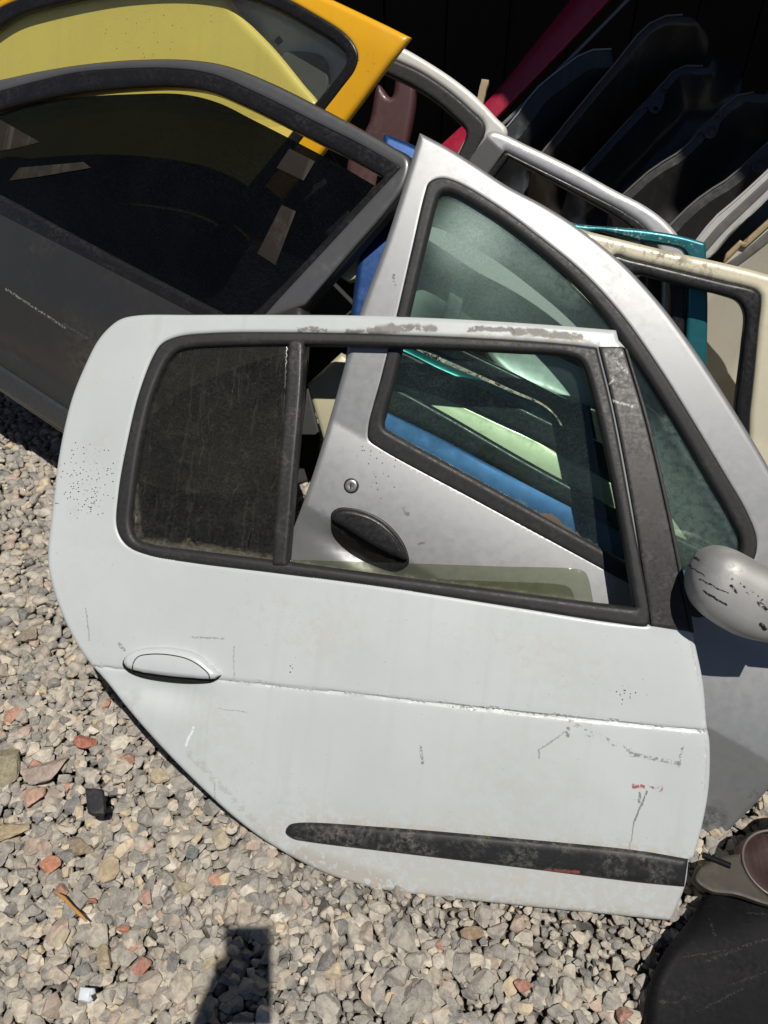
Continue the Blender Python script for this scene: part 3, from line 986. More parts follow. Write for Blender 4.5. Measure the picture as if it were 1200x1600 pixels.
# ------------------------------------------------------------------ doors stacked behind the silver one
def stack(y0, lean=26.0, yaw=10.2):
    return Frame(0.0, y0, yaw, lean)


def belt_hf(fr, a, b, k=0.25, c=1.2, top=0.15, depth=0.16):
    sd = line_sd(fr.one(*a), fr.one(*b))

    def f(u, w):
        q = sd(u, w)
        ql = np.maximum(q, -depth)
        return np.where(q > 0, -top * q ** 2, k * (-ql) - c * ql ** 2)
    return f


# blue door
FB = stack(0.868, 38.0)
hfb = belt_hf(FB, (598, 640), (966, 830))
PB = paint('deep blue metallic', (0.015, 0.06, 0.19), 0.55, 0.33, 0.5, 0.12, scr=0.25)
T = thing('blue_door', 'deep blue car door wedged behind the silver door, its edge showing in the gap', 'car door', mat=FB.mat())
panel('door_skin', PB, T, FB, [(598, 204, 1), (650, 226), (760, 287), (860, 347), (940, 408), (1010, 480), (1080, 572), (1140, 665), (1180, 750), (1212, 850), (1212, 960), (1100, 1020), (900, 1000), (700, 960), (560, 930), (503, 850, 1), (520, 720), (532, 620), (548, 480), (560, 390), (585, 280)],
      [[(652, 300), (690, 298), (770, 338), (850, 392), (930, 458), (990, 528), (1050, 618), (1105, 705), (1150, 790), (1166, 850), (1150, 912), (966, 818), (829, 748), (692, 672), (598, 625), (578, 610), (600, 490)]],
      grid=0.022, thick=0.035, roll=0.012, hf=hfb)
panel('window_seal', RUB2, T, FB, [(575, 590), (610, 600), (692, 643), (829, 722), (966, 796), (1140, 885), (1140, 920), (966, 830), (829, 760), (692, 686), (598, 640), (572, 625)],
      grid=0.022, thick=0.02, roll=0.010, hf=hfb, base=0.008)

# cream door, its shoulder showing through the green glass
FC2 = stack(0.904, 38.0)
hfc2 = belt_hf(FC2, (607, 586), (880, 712), 0.22, 1.0)
PCR = paint('yellowed cream paint', (0.48, 0.45, 0.31), 0.2, 0.36, 0.3, 0.15, scr=0.2)
T = thing('cream_door', 'cream car door whose shoulder shows through the silver door glass', 'car door', mat=FC2.mat())
panel('door_skin', PCR, T, FC2, [(532, 550, 1), (607, 584), (692, 616), (780, 657), (843, 686), (900, 720), (1000, 770), (1080, 830), (1060, 920), (850, 900), (600, 800), (505, 690, 1), (478, 600, 1)],
      grid=0.02, thick=0.035, roll=0.010, hf=hfc2)
panel('window_seal', RUB2, T, FC2, [(608, 545), (692, 578), (780, 618), (850, 652), (1000, 730), (1000, 772), (900, 722), (843, 692), (780, 662), (692, 622), (607, 590)],
      grid=0.02, thick=0.02, roll=0.008, hf=hfc2, base=0.006)
panel('frame_post', PCR, T, FC2, [(536, 384, 1), (566, 380, 1), (566, 430, 1), (545, 440, 1), (520, 424, 1)], grid=0.02, thick=0.02, roll=0.005)

# teal door behind the cream one
FT2 = stack(0.936, 38.0)
hft2 = belt_hf(FT2, (680, 560), (890, 672), 0.3, 1.3)
PT = paint('teal metallic', (0.018, 0.20, 0.22), 0.5, 0.30, 0.6, 0.12, scr=0.3)
T = thing('teal_front_door', 'teal car door shoulder curving behind the cream door, seen through glass', 'car door', mat=FT2.mat())
panel('door_skin', PT, T, FT2, [(600, 520, 1), (680, 560), (740, 586), (800, 612), (850, 634), (872, 655), (885, 690), (900, 760), (870, 800), (760, 760), (600, 690, 1)],
      grid=0.02, thick=0.035, roll=0.014, hf=hft2)
panel('window_seal', RUB2, T, FT2, [(640, 500), (700, 532), (800, 580), (880, 620), (965, 655), (962, 700), (890, 676), (872, 650), (850, 630), (800, 607), (740, 580), (680, 553), (630, 530)],
      grid=0.02, thick=0.02, roll=0.008, hf=hft2, base=0.008)

# pale silver door behind those
FP = stack(0.968, 38.0)
hfp = belt_hf(FP, (744, 540), (925, 636), 0.2, 0.8)
PPS = paint('pale silver paint', (0.62, 0.63, 0.62), 0.35, 0.38, 0.3, 0.15, scr=0.2)
T = thing('pale_silver_door', 'pale silver car door furthest back in the glass of the silver front door', 'car door', mat=FP.mat())
panel('door_skin', PPS, T, FP, [(735, 500, 1), (800, 520), (880, 560), (960, 600), (1040, 660), (1040, 760), (960, 690), (925, 645), (860, 618), (802, 595), (765, 560)],
      grid=0.02, thick=0.035, roll=0.012, hf=hfp)
panel('inner_panel', paint('galvanised inner panel', (0.27, 0.28, 0.275), 0.2, 0.45, 0, 0.3, scr=0.3), T, FP, [(630, 310), (700, 300), (800, 370), (900, 450), (1000, 560), (1090, 680), (1150, 790), (1165, 880), (1100, 940), (980, 800), (940, 640), (800, 540), (735, 520), (640, 520)], grid=0.03, thick=0.02, roll=0.006, base=-0.03)
panel('shade_sheet', GAP_BLACK, T, FP, [(410, 500), (500, 390), (575, 370), (575, 560), (530, 556, 1), (481, 602, 1), (500, 682, 1), (490, 745), (455, 757), (400, 762), (390, 640)], grid=0.03, thick=0.01, roll=0.003, base=-0.16)  # added dark sheet filling a gap that is black from shade
panel('inner_brace', PPS, T, FP, [(712, 420, 1), (735, 425, 1), (716, 500, 1), (690, 500, 1)], grid=0.02, thick=0.02, roll=0.004, base=-0.005)

# cream door on the right with its own window
FCR = stack(1.28)
hfcr = belt_hf(FCR, (1040, 640), (1200, 690), 0.1, 0.3, 0.25)
cm = [('seg', FCR.one(930, 370), FCR.one(1060, 402), 0.03, (0.26, 0.22, 0.15), 0.56, 0.55),
      ('seg', FCR.one(1030, 398), FCR.one(1120, 425), 0.02, (0.22, 0.20, 0.16), 0.5, 0.5),
      ('seg', FCR.one(1120, 420), FCR.one(1190, 445), 0.02, (0.25, 0.22, 0.15), 0.58, 0.6)]
PCR2 = paint('scuffed cream paint', (0.62, 0.58, 0.43), 0.2, 0.35, 0.3, 0.3, (0.3, 0.26, 0.18), 0.04, cm, 0.5, lines=14)
T = thing('cream_rear_door', 'scuffed cream car door at the right edge, window open', 'car door', mat=FCR.mat())
panel('door_skin', PCR2, T, FCR, [(880, 350), (920, 361), (985, 377), (1060, 395), (1130, 410), (1200, 428), (1260, 450), (1300, 520), (1310, 700), (1290, 850), (1180, 850), (1050, 760), (960, 640), (900, 480)],
      [[(960, 400), (985, 406), (1060, 424), (1130, 441), (1182, 455), (1188, 462), (1184, 520), (1172, 640), (1160, 720), (1100, 700), (1030, 640), (970, 520)]],
      grid=0.018, thick=0.035, roll=0.012, hf=hfcr)
panel('window_seal', RUB2, T, FCR, [(958, 398), (985, 403), (1060, 421), (1130, 438), (1184, 452), (1191, 461), (1187, 520), (1175, 640), (1163, 724), (1100, 704), (1028, 643), (967, 522)],
      [[(985, 432), (1040, 440), (1080, 450), (1130, 462), (1155, 472), (1165, 490), (1162, 540), (1152, 620), (1142, 690), (1100, 672), (1050, 630), (1000, 520)]],
      grid=0.018, thick=0.025, roll=0.010, hf=hfcr, base=0.004)

# teal upright door behind it
FTR = stack(1.36)
tmk = [('seg', FTR.one(920, 355), FTR.one(1000, 366), 0.012, (0.6, 0.6, 0.55), 0.6, 0.8), ('seg', FTR.one(1000, 372), FTR.one(1090, 385), 0.008, (0.5, 0.55, 0.5), 0.62, 0.8)]
PTR = paint('teal metallic upright', (0.02, 0.15, 0.175), 0.5, 0.36, 0.1, 0.15, marks=tmk, scr=0.35)
T = thing('teal_rear_door', 'teal car door frame standing behind the scuffed cream door', 'car door', mat=FTR.mat())
panel('door_skin', PTR, T, FTR, [(880, 346), (905, 350), (1000, 358), (1060, 367), (1104, 379, 1), (1107, 480), (1104, 580), (1098, 640), (1080, 700), (1000, 700), (940, 640), (900, 480)],
      [[(920, 366), (1000, 376), (1055, 385), (1068, 390), (1074, 400), (1074, 470), (1070, 560), (1066, 620), (1000, 600), (940, 500)]],
      grid=0.018, thick=0.03, roll=0.008)
panel('window_channel', RUB2, T, FTR, [(1046, 400), (1070, 405), (1071, 470), (1068, 560), (1064, 618), (1040, 612), (1046, 540), (1048, 470)], grid=0.018, thick=0.02, roll=0.008, base=-0.004)

# second silver door: only its frame shows
FS2 = stack(1.46)
PS2 = paint('silver metallic frame paint', (0.62, 0.62, 0.63), 0.5, 0.38, 0.35, 0.12, scr=0.2, flake=True)
T = thing('silver_door_frame', 'silver car door frame sloping above the teal door', 'car door', mat=FS2.mat())
hfs2 = lambda u, w: 0 * u
panel('door_skin', PS2, T, FS2, [(762, 206), (772, 203), (830, 228), (900, 262), (960, 295), (1010, 321), (1042, 345), (1062, 368), (1075, 395), (1080, 470), (1060, 600), (900, 640), (740, 560), (640, 420), (690, 300), (735, 246, 1)],
      [[(789, 237, 1), (850, 268), (920, 303), (975, 333), (1005, 355), (1022, 378), (1030, 430), (1015, 520), (900, 560), (780, 500), (700, 400), (745, 290)]],
      grid=0.018, thick=0.035, roll=0.014, hf=hfs2)
PGR = rubber('matt grey pillar plastic', (0.085, 0.085, 0.085), 0.5, 0.3)
panel('pillar_cover', PGR, T, FS2, [(737, 243, 1), (762, 212, 1), (788, 236, 1), (765, 268, 1), (742, 300, 1), (712, 285, 1)], grid=0.02, thick=0.01, roll=0.003, base=0.003)
panel('window_seal', RUB2, T, FS2, [(790, 236, 1), (850, 266), (920, 301), (977, 331), (1008, 353), (1026, 377), (1034, 430), (1018, 523), (900, 563), (780, 503), (696, 400), (742, 290)],
      [[(794, 246, 1), (850, 276), (915, 311), (965, 340), (992, 361), (1006, 385), (1012, 430), (1000, 505), (900, 540), (795, 485), (720, 400), (760, 295)]],
      grid=0.018, thick=0.03, roll=0.005, base=0.002)

# white door frame behind the yellow door
FWF = stack(1.62)
PWF = paint('off white frame paint', (0.64, 0.63, 0.58), 0.1, 0.38, 0.3, 0.12, scr=0.15)
T = thing('white_door_frame', 'off white car door frame arching out from behind the yellow door', 'car door', mat=FWF.mat())
panel('door_skin', PWF, T, FWF, [(480, 20), (560, 42), (628, 72), (665, 93), (705, 119), (742, 148), (775, 182), (793, 204), (772, 255), (738, 335), (690, 430), (520, 380), (440, 200)],
      [[(500, 52), (560, 70), (614, 94), (655, 113), (697, 141), (733, 172), (756, 198), (738, 245), (705, 315), (660, 375), (560, 340), (480, 200)]],
      grid=0.02, thick=0.035, roll=0.012)
panel('window_seal', RUB, T, FWF, [(498, 50), (560, 68), (615, 92), (657, 111), (699, 139), (735, 170), (759, 198), (741, 246), (708, 317), (662, 379), (556, 343), (476, 200)],
      [[(512, 80), (560, 95), (610, 118), (645, 135), (683, 160), (712, 186), (728, 204), (714, 245), (685, 305), (648, 352), (580, 320), (500, 200)]],
      grid=0.02, thick=0.03, roll=0.008, base=0.002)

# ------------------------------------------------------------------ dark grey door on the left
FG = Frame(0.02, 0.795, 31.0, 33.0)
gmk = [('seg', FG.one(0, 450), FG.one(90, 510), 0.004, (0.5, 0.5, 0.48), 0.52, 0.8), ('seg', FG.one(90, 505), FG.one(180, 560), 0.003, (0.3, 0.3, 0.28), 0.55, 0.7),
       ('smudge', FG.one(120, 560), 0.15, (0.14, 0.12, 0.09), 0.6)]
gr_belt = line_sd(FG.one(0, 335), FG.one(330, 505))
gr_mld = line_sd(FG.one(0, 573), FG.one(106, 641))


def hf_grey(u, w):
    q = gr_belt(u, w)
    ql = np.maximum(q, -0.32)
    h = np.where(q > 0, -0.12 * q ** 2, 0.03 * (-ql) - 0.85 * ql ** 2)
    m = gr_mld(u, w)
    return h - np.where(m < 0, 0.25 * np.minimum(-m, 0.12), 0)


PGD = paint('dark grey satin paint', (0.050, 0.050, 0.050), 0.4, 0.40, 0.1, 0.2, (0.09, 0.08, 0.065), 0.05, gmk, 0.3)
T = thing('dark_grey_door', 'dark grey car door with black tinted glass at the left', 'car door', mat=FG.mat())
G_OUT = [(-60, 134), (0, 121), (60, 108), (130, 97), (210, 90), (290, 90), (350, 99), (420, 126), (500, 166), (560, 198), (610, 226), (640, 246), (634, 286), (609, 325, 1), (540, 404), (471, 482, 1), (468, 570), (462, 640), (455, 700), (448, 745), (430, 770), (360, 776), (280, 772), (200, 745),
         (95, 678), (0, 614), (-60, 574), (-120, 500), (-130, 300)]
G_HOLE = [(-50, 158), (0, 143), (60, 127), (120, 114), (200, 108), (270, 108), (330, 117), (390, 142), (440, 166), (500, 196), (560, 226), (623, 261, 1), (590, 297), (520, 372), (440, 458), (395, 505), (360, 516), (320, 496), (160, 413), (0, 332), (-50, 306)]
panel('door_skin', PGD, T, FG, G_OUT, [G_HOLE], grid=0.018, thick=0.035, roll=0.014, hroll=0.006, hf=hf_grey)
panel('window_seal', RUB2, T, FG, [(-53, 156), (0, 141), (60, 125), (120, 112), (200, 106), (270, 106), (331, 115), (391, 140), (441, 164), (501, 194), (561, 224), (627, 259, 1), (593, 299), (523, 374), (443, 460), (397, 509), (360, 520), (318, 500), (158, 417), (0, 336), (-53, 309)],
      [[(-40, 186), (0, 170), (60, 154), (120, 143), (200, 135), (265, 133), (320, 140), (370, 160), (420, 184), (480, 214), (540, 244), (596, 276, 1), (560, 312), (500, 378), (430, 452), (385, 492), (360, 494), (325, 478), (160, 392), (0, 305), (-40, 284)]],
      grid=0.018, thick=0.03, roll=0.006, hroll=0.012, hf=hf_grey, base=0.002)
panel('window_frame', paint('satin grey lit tone', (0.15, 0.152, 0.155), 0.5, 0.38, 0.1, 0.12, scr=0.2), T, FG,  # same grey as the skin, lightened to paint the light on the frame
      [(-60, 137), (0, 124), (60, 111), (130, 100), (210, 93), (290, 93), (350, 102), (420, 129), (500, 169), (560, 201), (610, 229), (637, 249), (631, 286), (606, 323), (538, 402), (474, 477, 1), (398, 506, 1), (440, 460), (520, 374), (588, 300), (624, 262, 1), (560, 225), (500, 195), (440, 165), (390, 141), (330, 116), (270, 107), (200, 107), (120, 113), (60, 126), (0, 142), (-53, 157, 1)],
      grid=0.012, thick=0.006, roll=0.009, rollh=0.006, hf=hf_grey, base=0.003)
GG = glass('black tinted glass', (0.11, 0.125, 0.135), 0.022, (0.22, 0.21, 0.18), rough=0.03, refl=0.8)
panel('window_glass', GG, T, FG, [(-45, 192), (0, 178), (60, 160), (130, 151), (200, 147), (285, 147), (340, 160), (395, 187), (450, 215), (520, 252), (584, 289, 1), (510, 372), (430, 462), (370, 505), (160, 400), (0, 316), (-45, 292)],
      grid=0.03, thick=0.004, roll=0.001, hf=hf_grey, base=-0.012)
panel('sill_moulding', rubber('satin sill plastic', (0.035, 0.038, 0.042), 0.3, 0.1, spec=0.6), T, FG,
      [(-60, 536), (0, 574), (60, 613), (106, 643), (200, 704), (194, 738), (97, 674), (0, 611), (-60, 571)], grid=0.02, thick=0.02, roll=0.012, rollh=0.010, hf=hf_grey, base=0.012)

# thin brown patches painting reflections and see-through tones of the dark glass
CB = paint('brown reflection tone', (0.011, 0.0068, 0.0036), 0.0, 0.85, 0, 0.2, scr=0)
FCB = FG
for pts, lab in [([(-30, 170, 1), (62, 222, 1), (20, 232, 1), (-30, 240, 1)], 'painted brown reflection on the dark glass by the left edge'),
                 ([(14, 282, 1), (30, 262, 1), (130, 253, 1), (142, 262, 1), (60, 276, 1)], 'thin painted brown reflection strip on the dark glass'),
                 ([(452, 232, 1), (492, 252, 1), (474, 282, 1), (432, 262, 1)], 'small square painted brown reflection near the dark glass corner'),
                 ([(440, 320, 1), (462, 330, 1), (430, 414, 1), (402, 396, 1)], 'narrow slanting painted brown reflection low on the dark glass')]:
    o = panel('painted_reflection', CB, None, FCB, pts, grid=0.03, thick=0.001, roll=0.0004, hf=hf_grey, base=-0.0095)
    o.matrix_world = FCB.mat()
    tag(o, lab, 'painted reflection', 'brown reflections painted on the dark glass')

# ------------------------------------------------------------------ yellow door, back left
FY = Frame(0.05, 1.38, 24.0, 23.0)
PY = paint('taxi yellow paint', (0.78, 0.40, 0.012), 0.0, 0.34, 0.4, 0.12, (0.3, 0.2, 0.05), 0.04, [('dots', FY.one(570, 100), 0.03, 0.2)], 0.15)
T = thing('yellow_door', 'bright yellow car door with its window, top left of the pile', 'car door', mat=FY.mat())
yl = line_sd(FY.one(520, 0), FY.one(640, 57))
hfy = lambda u, w: -0.6 * np.maximum(0, yl(u, w) + 0.05) ** 1.5
panel('door_skin', PY, T, FY, [(640, 57, 1), (592, 120), (545, 184), (480, 268), (380, 390), (320, 470), (-100, 470), (-190, 160), (-150, 30), (-60, -50), (100, -105), (260, -100), (400, -55), (520, -1), (600, 37)],
      [[(556, 84), (552, 106), (530, 136), (495, 180), (440, 250), (350, 365), (300, 440), (-80, 440), (-130, 120), (-40, 40), (10, 8), (60, -8), (200, -36), (320, -38), (420, -12), (490, 24), (540, 58)]],
      grid=0.02, thick=0.016, roll=0.012, hroll=0.008, hf=hfy)
panel('window_seal', RUB2, T, FY, [(559, 84), (555, 107), (533, 138), (498, 183), (443, 254), (353, 368), (302, 445), (-84, 445), (-134, 120), (-42, 37), (9, 5), (60, -11), (200, -39), (320, -41), (421, -15), (491, 21), (542, 55)],
      [[(540, 88), (535, 104), (515, 130), (480, 172), (428, 237), (338, 350), (290, 425), (-60, 425), (-104, 122), (-24, 60), (22, 28), (66, 13), (200, -14), (320, -16), (412, 8), (478, 42), (526, 72)]],
      grid=0.02, thick=0.012, roll=0.006, hroll=0.012, hf=hfy, base=0.003)
YG = glass('clear dusty glass', (0.95, 0.975, 0.95), 0.05, (0.45, 0.45, 0.36), rough=0.04)
panel('window_glass', YG, T, FY, [(548, 86), (530, 125), (490, 166), (430, 186), (200, 160), (-70, 190), (-95, 122), (-30, 50), (16, 16), (64, 2), (200, -24), (320, -26), (416, -2), (484, 33), (533, 65)],
      grid=0.04, thick=0.004, roll=0.001, hf=hfy, base=-0.01)
FYP = Frame(0.05, 1.406, 24.0, 23.0)
PYP = paint('faded yellow paint', (0.78, 0.61, 0.14), 0.0, 0.45, 0.2, 0.12, (0.3, 0.25, 0.1), 0.04, [('dots', FYP.one(250, 60), 0.2, 0.02)], 0.1)
o = panel('yellow_fender', PYP, None, FYP, [(330, -30), (372, 20), (425, 75), (470, 130), (494, 160), (494, 172), (470, 206, 1), (430, 260), (330, 400), (280, 470), (-120, 470), (-150, 100), (-80, -80), (200, -90)],
          grid=0.03, thick=0.015, roll=0.02, rollh=0.012)
o.matrix_world = FYP.mat()
tag(o, 'faded yellow body panel seen through the yellow door window', 'car panel')
FYW = Frame(0.05, 1.45, 24.0, 23.0)
PGW = paint('grey white primer', (0.60, 0.60, 0.58), 0.0, 0.5, 0, 0.4, scr=0.3)
T = thing('white_inner_panel', 'dusty white inner door panel with a keyhole opening behind yellow glass', 'car panel', mat=FYW.mat())
panel('sheet', PGW, T, FYW, [(350, -30), (420, -5), (520, 60), (545, 95), (535, 140), (500, 190), (440, 200), (380, 100)],
      [[(429, 55), (434, 53), (437, 58), (441, 63), (436, 68), (433, 72), (429, 67), (424, 62)]], grid=0.03, thick=0.012, roll=0.006)
panel('dark_pad', PGR, T, FYW, [(440, 85), (475, 80), (505, 90), (510, 140), (480, 180), (450, 150)], grid=0.03, thick=0.012, roll=0.005, base=0.012)

# ------------------------------------------------------------------ red strip and the row of fenders in the shade
FR = stack(2.10)
PR = paint('crimson paint', (0.36, 0.012, 0.045), 0.0, 0.35, 0.4, 0.2, scr=0.35)
rl = line_sd(FR.one(690, 232), FR.one(900, 0))
T = thing('red_fender', 'crimson car fender edge rising into the dark shed', 'car fender', mat=FR.mat())
hfr = lambda u, w: -0.9 * np.maximum(0, rl(u, w) + 0.022)
panel('fender_skin', PR, T, FR, [(682, 232, 1), (760, 158), (890, 0), (990, -120), (1050, -110), (952, 0), (782, 178), (714, 242, 1)], grid=0.02, thick=0.03, roll=0.006, hf=hfr)
panel('flange', paint('dull flange grey', (0.2, 0.2, 0.2), 0.4, 0.4, 0, 0.3), T, FR, [(724, 246, 1), (790, 186), (960, 17), (1060, -90), (1063, -86), (964, 20), (794, 190), (728, 250, 1)], grid=0.03, thick=0.01, roll=0.002, base=0.004)

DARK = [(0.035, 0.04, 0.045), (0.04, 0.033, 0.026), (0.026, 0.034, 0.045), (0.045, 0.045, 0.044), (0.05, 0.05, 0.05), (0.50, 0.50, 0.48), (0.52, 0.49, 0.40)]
BOLT = paint('dull zinc bolt', (0.07, 0.07, 0.07), 0.6, 0.45, 0, 0.3)


def fender(y0, edge, close, col, label, flange=0.03, drop=0.9, rim=None, tab=None, tabholes=(), bolts=()):
    fr = stack(y0)
    E = fr.uw(spline(edge, False, 8))
    def hf(u, w):
        e = dist_poly(np.stack([u, w], -1).reshape(-1, 2), E, False).reshape(np.shape(u))
        return -np.minimum(drop * np.maximum(0, e - flange), 0.075)
    T = thing('car_fender', label, 'car fender', mat=fr.mat(), group='car fenders stacked on edge in the shed')
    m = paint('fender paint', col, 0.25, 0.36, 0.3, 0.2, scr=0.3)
    panel('fender_skin', m, T, fr, [*edge, *close], grid=0.02, thick=0.012, roll=0.004, hf=hf,
          extra=[(E, (-flange, -flange - 0.006, -flange - 0.02, flange, flange + 0.006, flange + 0.02))])
    # folded rim along the edge, coloured brighter to paint its highlight
    pr = [(p[0], p[1], 0.002) for p in E[::3]]
    tube('folded_rim', paint('rim highlight paint', rim or tuple(min(0.6, x * 9) for x in col), 0.3, 0.35, 0, 0.2), T, pr, 0.0028, 6)
    if tab:
        tb = panel('mounting_tab', m, T, fr, tab, [[(x + 3.5 * math.cos(a), y + 3.5 * math.sin(a)) for a in np.linspace(0, 2 * math.pi, 9)[:-1]] for x, y in tabholes],
                   grid=0.03, thick=0.003, roll=0.001, base=0.006)
        for x, y in bolts:
            c = fr.one(x, y)
            w_ = disc('washer', BOLT, tb, c, 0.0145, 0.006, 0.010, 18)
            disc('bolt', BOLT, tb, c, 0.008, 0.008, 0.016, 6, 0.15)
    return T


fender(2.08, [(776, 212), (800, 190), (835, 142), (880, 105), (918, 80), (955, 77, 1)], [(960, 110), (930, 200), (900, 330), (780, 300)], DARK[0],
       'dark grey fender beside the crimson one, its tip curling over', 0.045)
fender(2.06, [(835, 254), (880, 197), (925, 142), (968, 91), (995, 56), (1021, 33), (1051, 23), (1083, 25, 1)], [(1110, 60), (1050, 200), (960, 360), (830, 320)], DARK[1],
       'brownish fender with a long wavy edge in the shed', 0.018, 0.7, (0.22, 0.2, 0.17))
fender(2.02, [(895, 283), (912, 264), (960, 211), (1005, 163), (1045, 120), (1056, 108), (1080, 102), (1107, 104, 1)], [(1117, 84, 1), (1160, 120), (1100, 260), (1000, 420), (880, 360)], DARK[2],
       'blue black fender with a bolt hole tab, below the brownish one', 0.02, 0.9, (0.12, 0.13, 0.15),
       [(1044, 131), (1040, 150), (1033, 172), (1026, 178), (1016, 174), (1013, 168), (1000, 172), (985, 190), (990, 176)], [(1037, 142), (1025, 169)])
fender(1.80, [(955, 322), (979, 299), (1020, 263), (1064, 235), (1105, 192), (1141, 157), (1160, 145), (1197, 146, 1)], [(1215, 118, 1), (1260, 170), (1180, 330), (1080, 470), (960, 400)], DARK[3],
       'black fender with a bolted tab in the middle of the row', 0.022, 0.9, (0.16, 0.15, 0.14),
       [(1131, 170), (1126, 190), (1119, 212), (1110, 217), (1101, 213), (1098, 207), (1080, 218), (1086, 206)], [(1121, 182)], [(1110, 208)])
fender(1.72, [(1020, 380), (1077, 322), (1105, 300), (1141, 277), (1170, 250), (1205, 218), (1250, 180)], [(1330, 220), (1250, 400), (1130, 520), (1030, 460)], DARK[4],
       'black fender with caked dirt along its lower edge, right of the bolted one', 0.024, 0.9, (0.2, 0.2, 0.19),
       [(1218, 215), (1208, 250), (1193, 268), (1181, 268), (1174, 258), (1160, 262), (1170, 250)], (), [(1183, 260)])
_w = fender(1.58, [(1070, 398), (1088, 376), (1115, 342), (1150, 312), (1200, 266), (1260, 205)], [(1278, 228), (1212, 300), (1142, 368), (1106, 404)], DARK[5],
       'white fender with a grey inner channel, standing near the teal door', 0.05, 1.1, (0.6, 0.6, 0.58))
FE_ = stack(1.58)
panel('inner_channel', paint('grey channel', (0.09, 0.09, 0.09), 0, 0.5, 0, 0.4), _w, FE_, [(1092, 388, 1), (1122, 352), (1160, 316), (1203, 276), (1264, 214, 1), (1269, 219, 1), (1207, 289), (1168, 327), (1132, 362), (1102, 396, 1)], grid=0.02, thick=0.006, roll=0.002, base=0.003)
_c = fender(1.48, [(1040, 520), (1095, 452), (1134, 408), (1150, 392), (1165, 376), (1200, 345), (1260, 290)], [(1340, 420), (1300, 620), (1200, 780), (1100, 690), (1060, 600)], DARK[6],
       'cream fender with a bent tan flange, seen above and through the cream door window', 0.03, 0.45, (0.5, 0.4, 0.22))
FE_ = stack(1.48)
panel('bent_flange', paint('tan primer', (0.34, 0.26, 0.14), 0, 0.5, 0, 0.5, (0.12, 0.09, 0.05)), _c, FE_, [(1131, 410, 1), (1135, 396, 1), (1157, 375, 1), (1164, 379, 1), (1170, 370, 1), (1200, 343), (1260, 288, 1), (1264, 293, 1), (1204, 351), (1166, 386, 1), (1158, 384, 1), (1138, 404, 1)], grid=0.02, thick=0.008, roll=0.002, base=0.012)
panel('inner_channel', paint('brown grey channel', (0.08, 0.075, 0.065), 0, 0.5, 0, 0.4), _c, FE_, [(1134, 413, 1), (1168, 388), (1206, 355), (1266, 297, 1), (1274, 306, 1), (1214, 366), (1176, 398), (1142, 424, 1)], grid=0.02, thick=0.006, roll=0.002, base=0.004)

# dark maroon bumper deep in the shade and a weathered stick
FM = stack(2.30)
o = panel('maroon_bumper', paint('dull maroon plastic', (0.06, 0.022, 0.022), 0, 0.5, 0.1, 0.2), None, FM,
          [(575, 190), (590, 130), (610, 150), (622, 100), (640, 95), (650, 130), (640, 210), (610, 300), (560, 320), (540, 260)], grid=0.03, thick=0.03, roll=0.02)
o.matrix_world = FM.mat()
tag(o, 'dull maroon bumper end in shade behind the off white frame', 'bumper')
FK = stack(1.78)
WD = paint('weathered wood', (0.36, 0.27, 0.17), 0, 0.8, 0, 0.5, (0.1, 0.07, 0.05), scr=0.5)
o = panel('wooden_stick', WD, None, FK, [(752, 123, 1), (764, 125, 1), (757, 152, 1), (742, 215, 1), (716, 262, 1), (706, 258, 1), (732, 206, 1), (744, 160, 1)], grid=0.03, thick=0.025, roll=0.002, jag=0.0008)
o.matrix_world = FK.mat()
tag(o, 'weathered wooden stick poking up beside the crimson fender', 'stick')

# ------------------------------------------------------------------ things on the gravel, bottom right
FGD = Frame(0.0, 0.30, 6.0, 87.0, 0.012)      # nearly flat on the stones
BP = rubber('scratched black bumper plastic', (0.006, 0.006, 0.007), 0.6, 0.08, (0.08, 0.08, 0.08), spec=0.12, marks=[('seg', FGD.one(x0, y0), FGD.one(x1, y1), wd, (0.11, 0.11, 0.11), 0.54, 0.28) for x0, y0, x1, y1, wd in
             [(1100, 1505, 1195, 1470, 0.003), (1140, 1540, 1200, 1518, 0.002), (1030, 1568, 1075, 1560, 0.004), (1105, 1440, 1112, 1470, 0.003), (1090, 1580, 1160, 1545, 0.002), (1060, 1500, 1130, 1490, 0.002), (1160, 1430, 1195, 1436, 0.002)]])
T = thing('black_bumper', 'scratched black plastic bumper lying on gravel at the bottom right', 'bumper', mat=FGD.mat())
bl = line_sd(FGD.one(1000, 1500), FGD.one(1200, 1440))
panel('bumper_skin', BP, T, FGD, [(1112, 1392), (1085, 1428), (1045, 1480), (1020, 1535), (1010, 1600), (1000, 1700), (1400, 1720), (1400, 1380), (1200, 1395)],
      grid=0.015, thick=0.03, roll=0.018, hf=lambda u, w: 0.02 * np.exp(-(bl(u, w) / 0.05) ** 2))
FGB = Frame(0.0, 0.30, 6.0, 85.0, 0.04)
RST = paint('brown rusted steel', (0.060, 0.052, 0.042), 0.3, 0.55, 0, 0.6, (0.14, 0.12, 0.09), 0.5, scr=0.5)
T = thing('steel_flange', 'brown steel flange plate with a round hole resting on the black bumper', 'car part', mat=FGB.mat())
cc = FGB.one(1222, 1352)
rr = np.linalg.norm(FGB.one(1162, 1352) - cc)
circ = [(cc[0] + rr * math.cos(a), cc[1] + rr * 0.9 * math.sin(a)) for a in np.linspace(0, 2 * math.pi, 41)[:-1]]
outl = FGB.uw(spline([(1086, 1372), (1098, 1352), (1130, 1338), (1168, 1328), (1230, 1268), (1330, 1290), (1340, 1400), (1260, 1425), (1200, 1414), (1150, 1398), (1110, 1392)], True, 5))
panel('plate', RST, T, FGB, outl, [circ], uw=True, grid=0.012, thick=0.010, roll=0.003)
ring = [(cc[0] + rr * 0.99 * math.cos(a), cc[1] + rr * 0.89 * math.sin(a), 0.001) for a in np.linspace(0, 2 * math.pi, 61)]
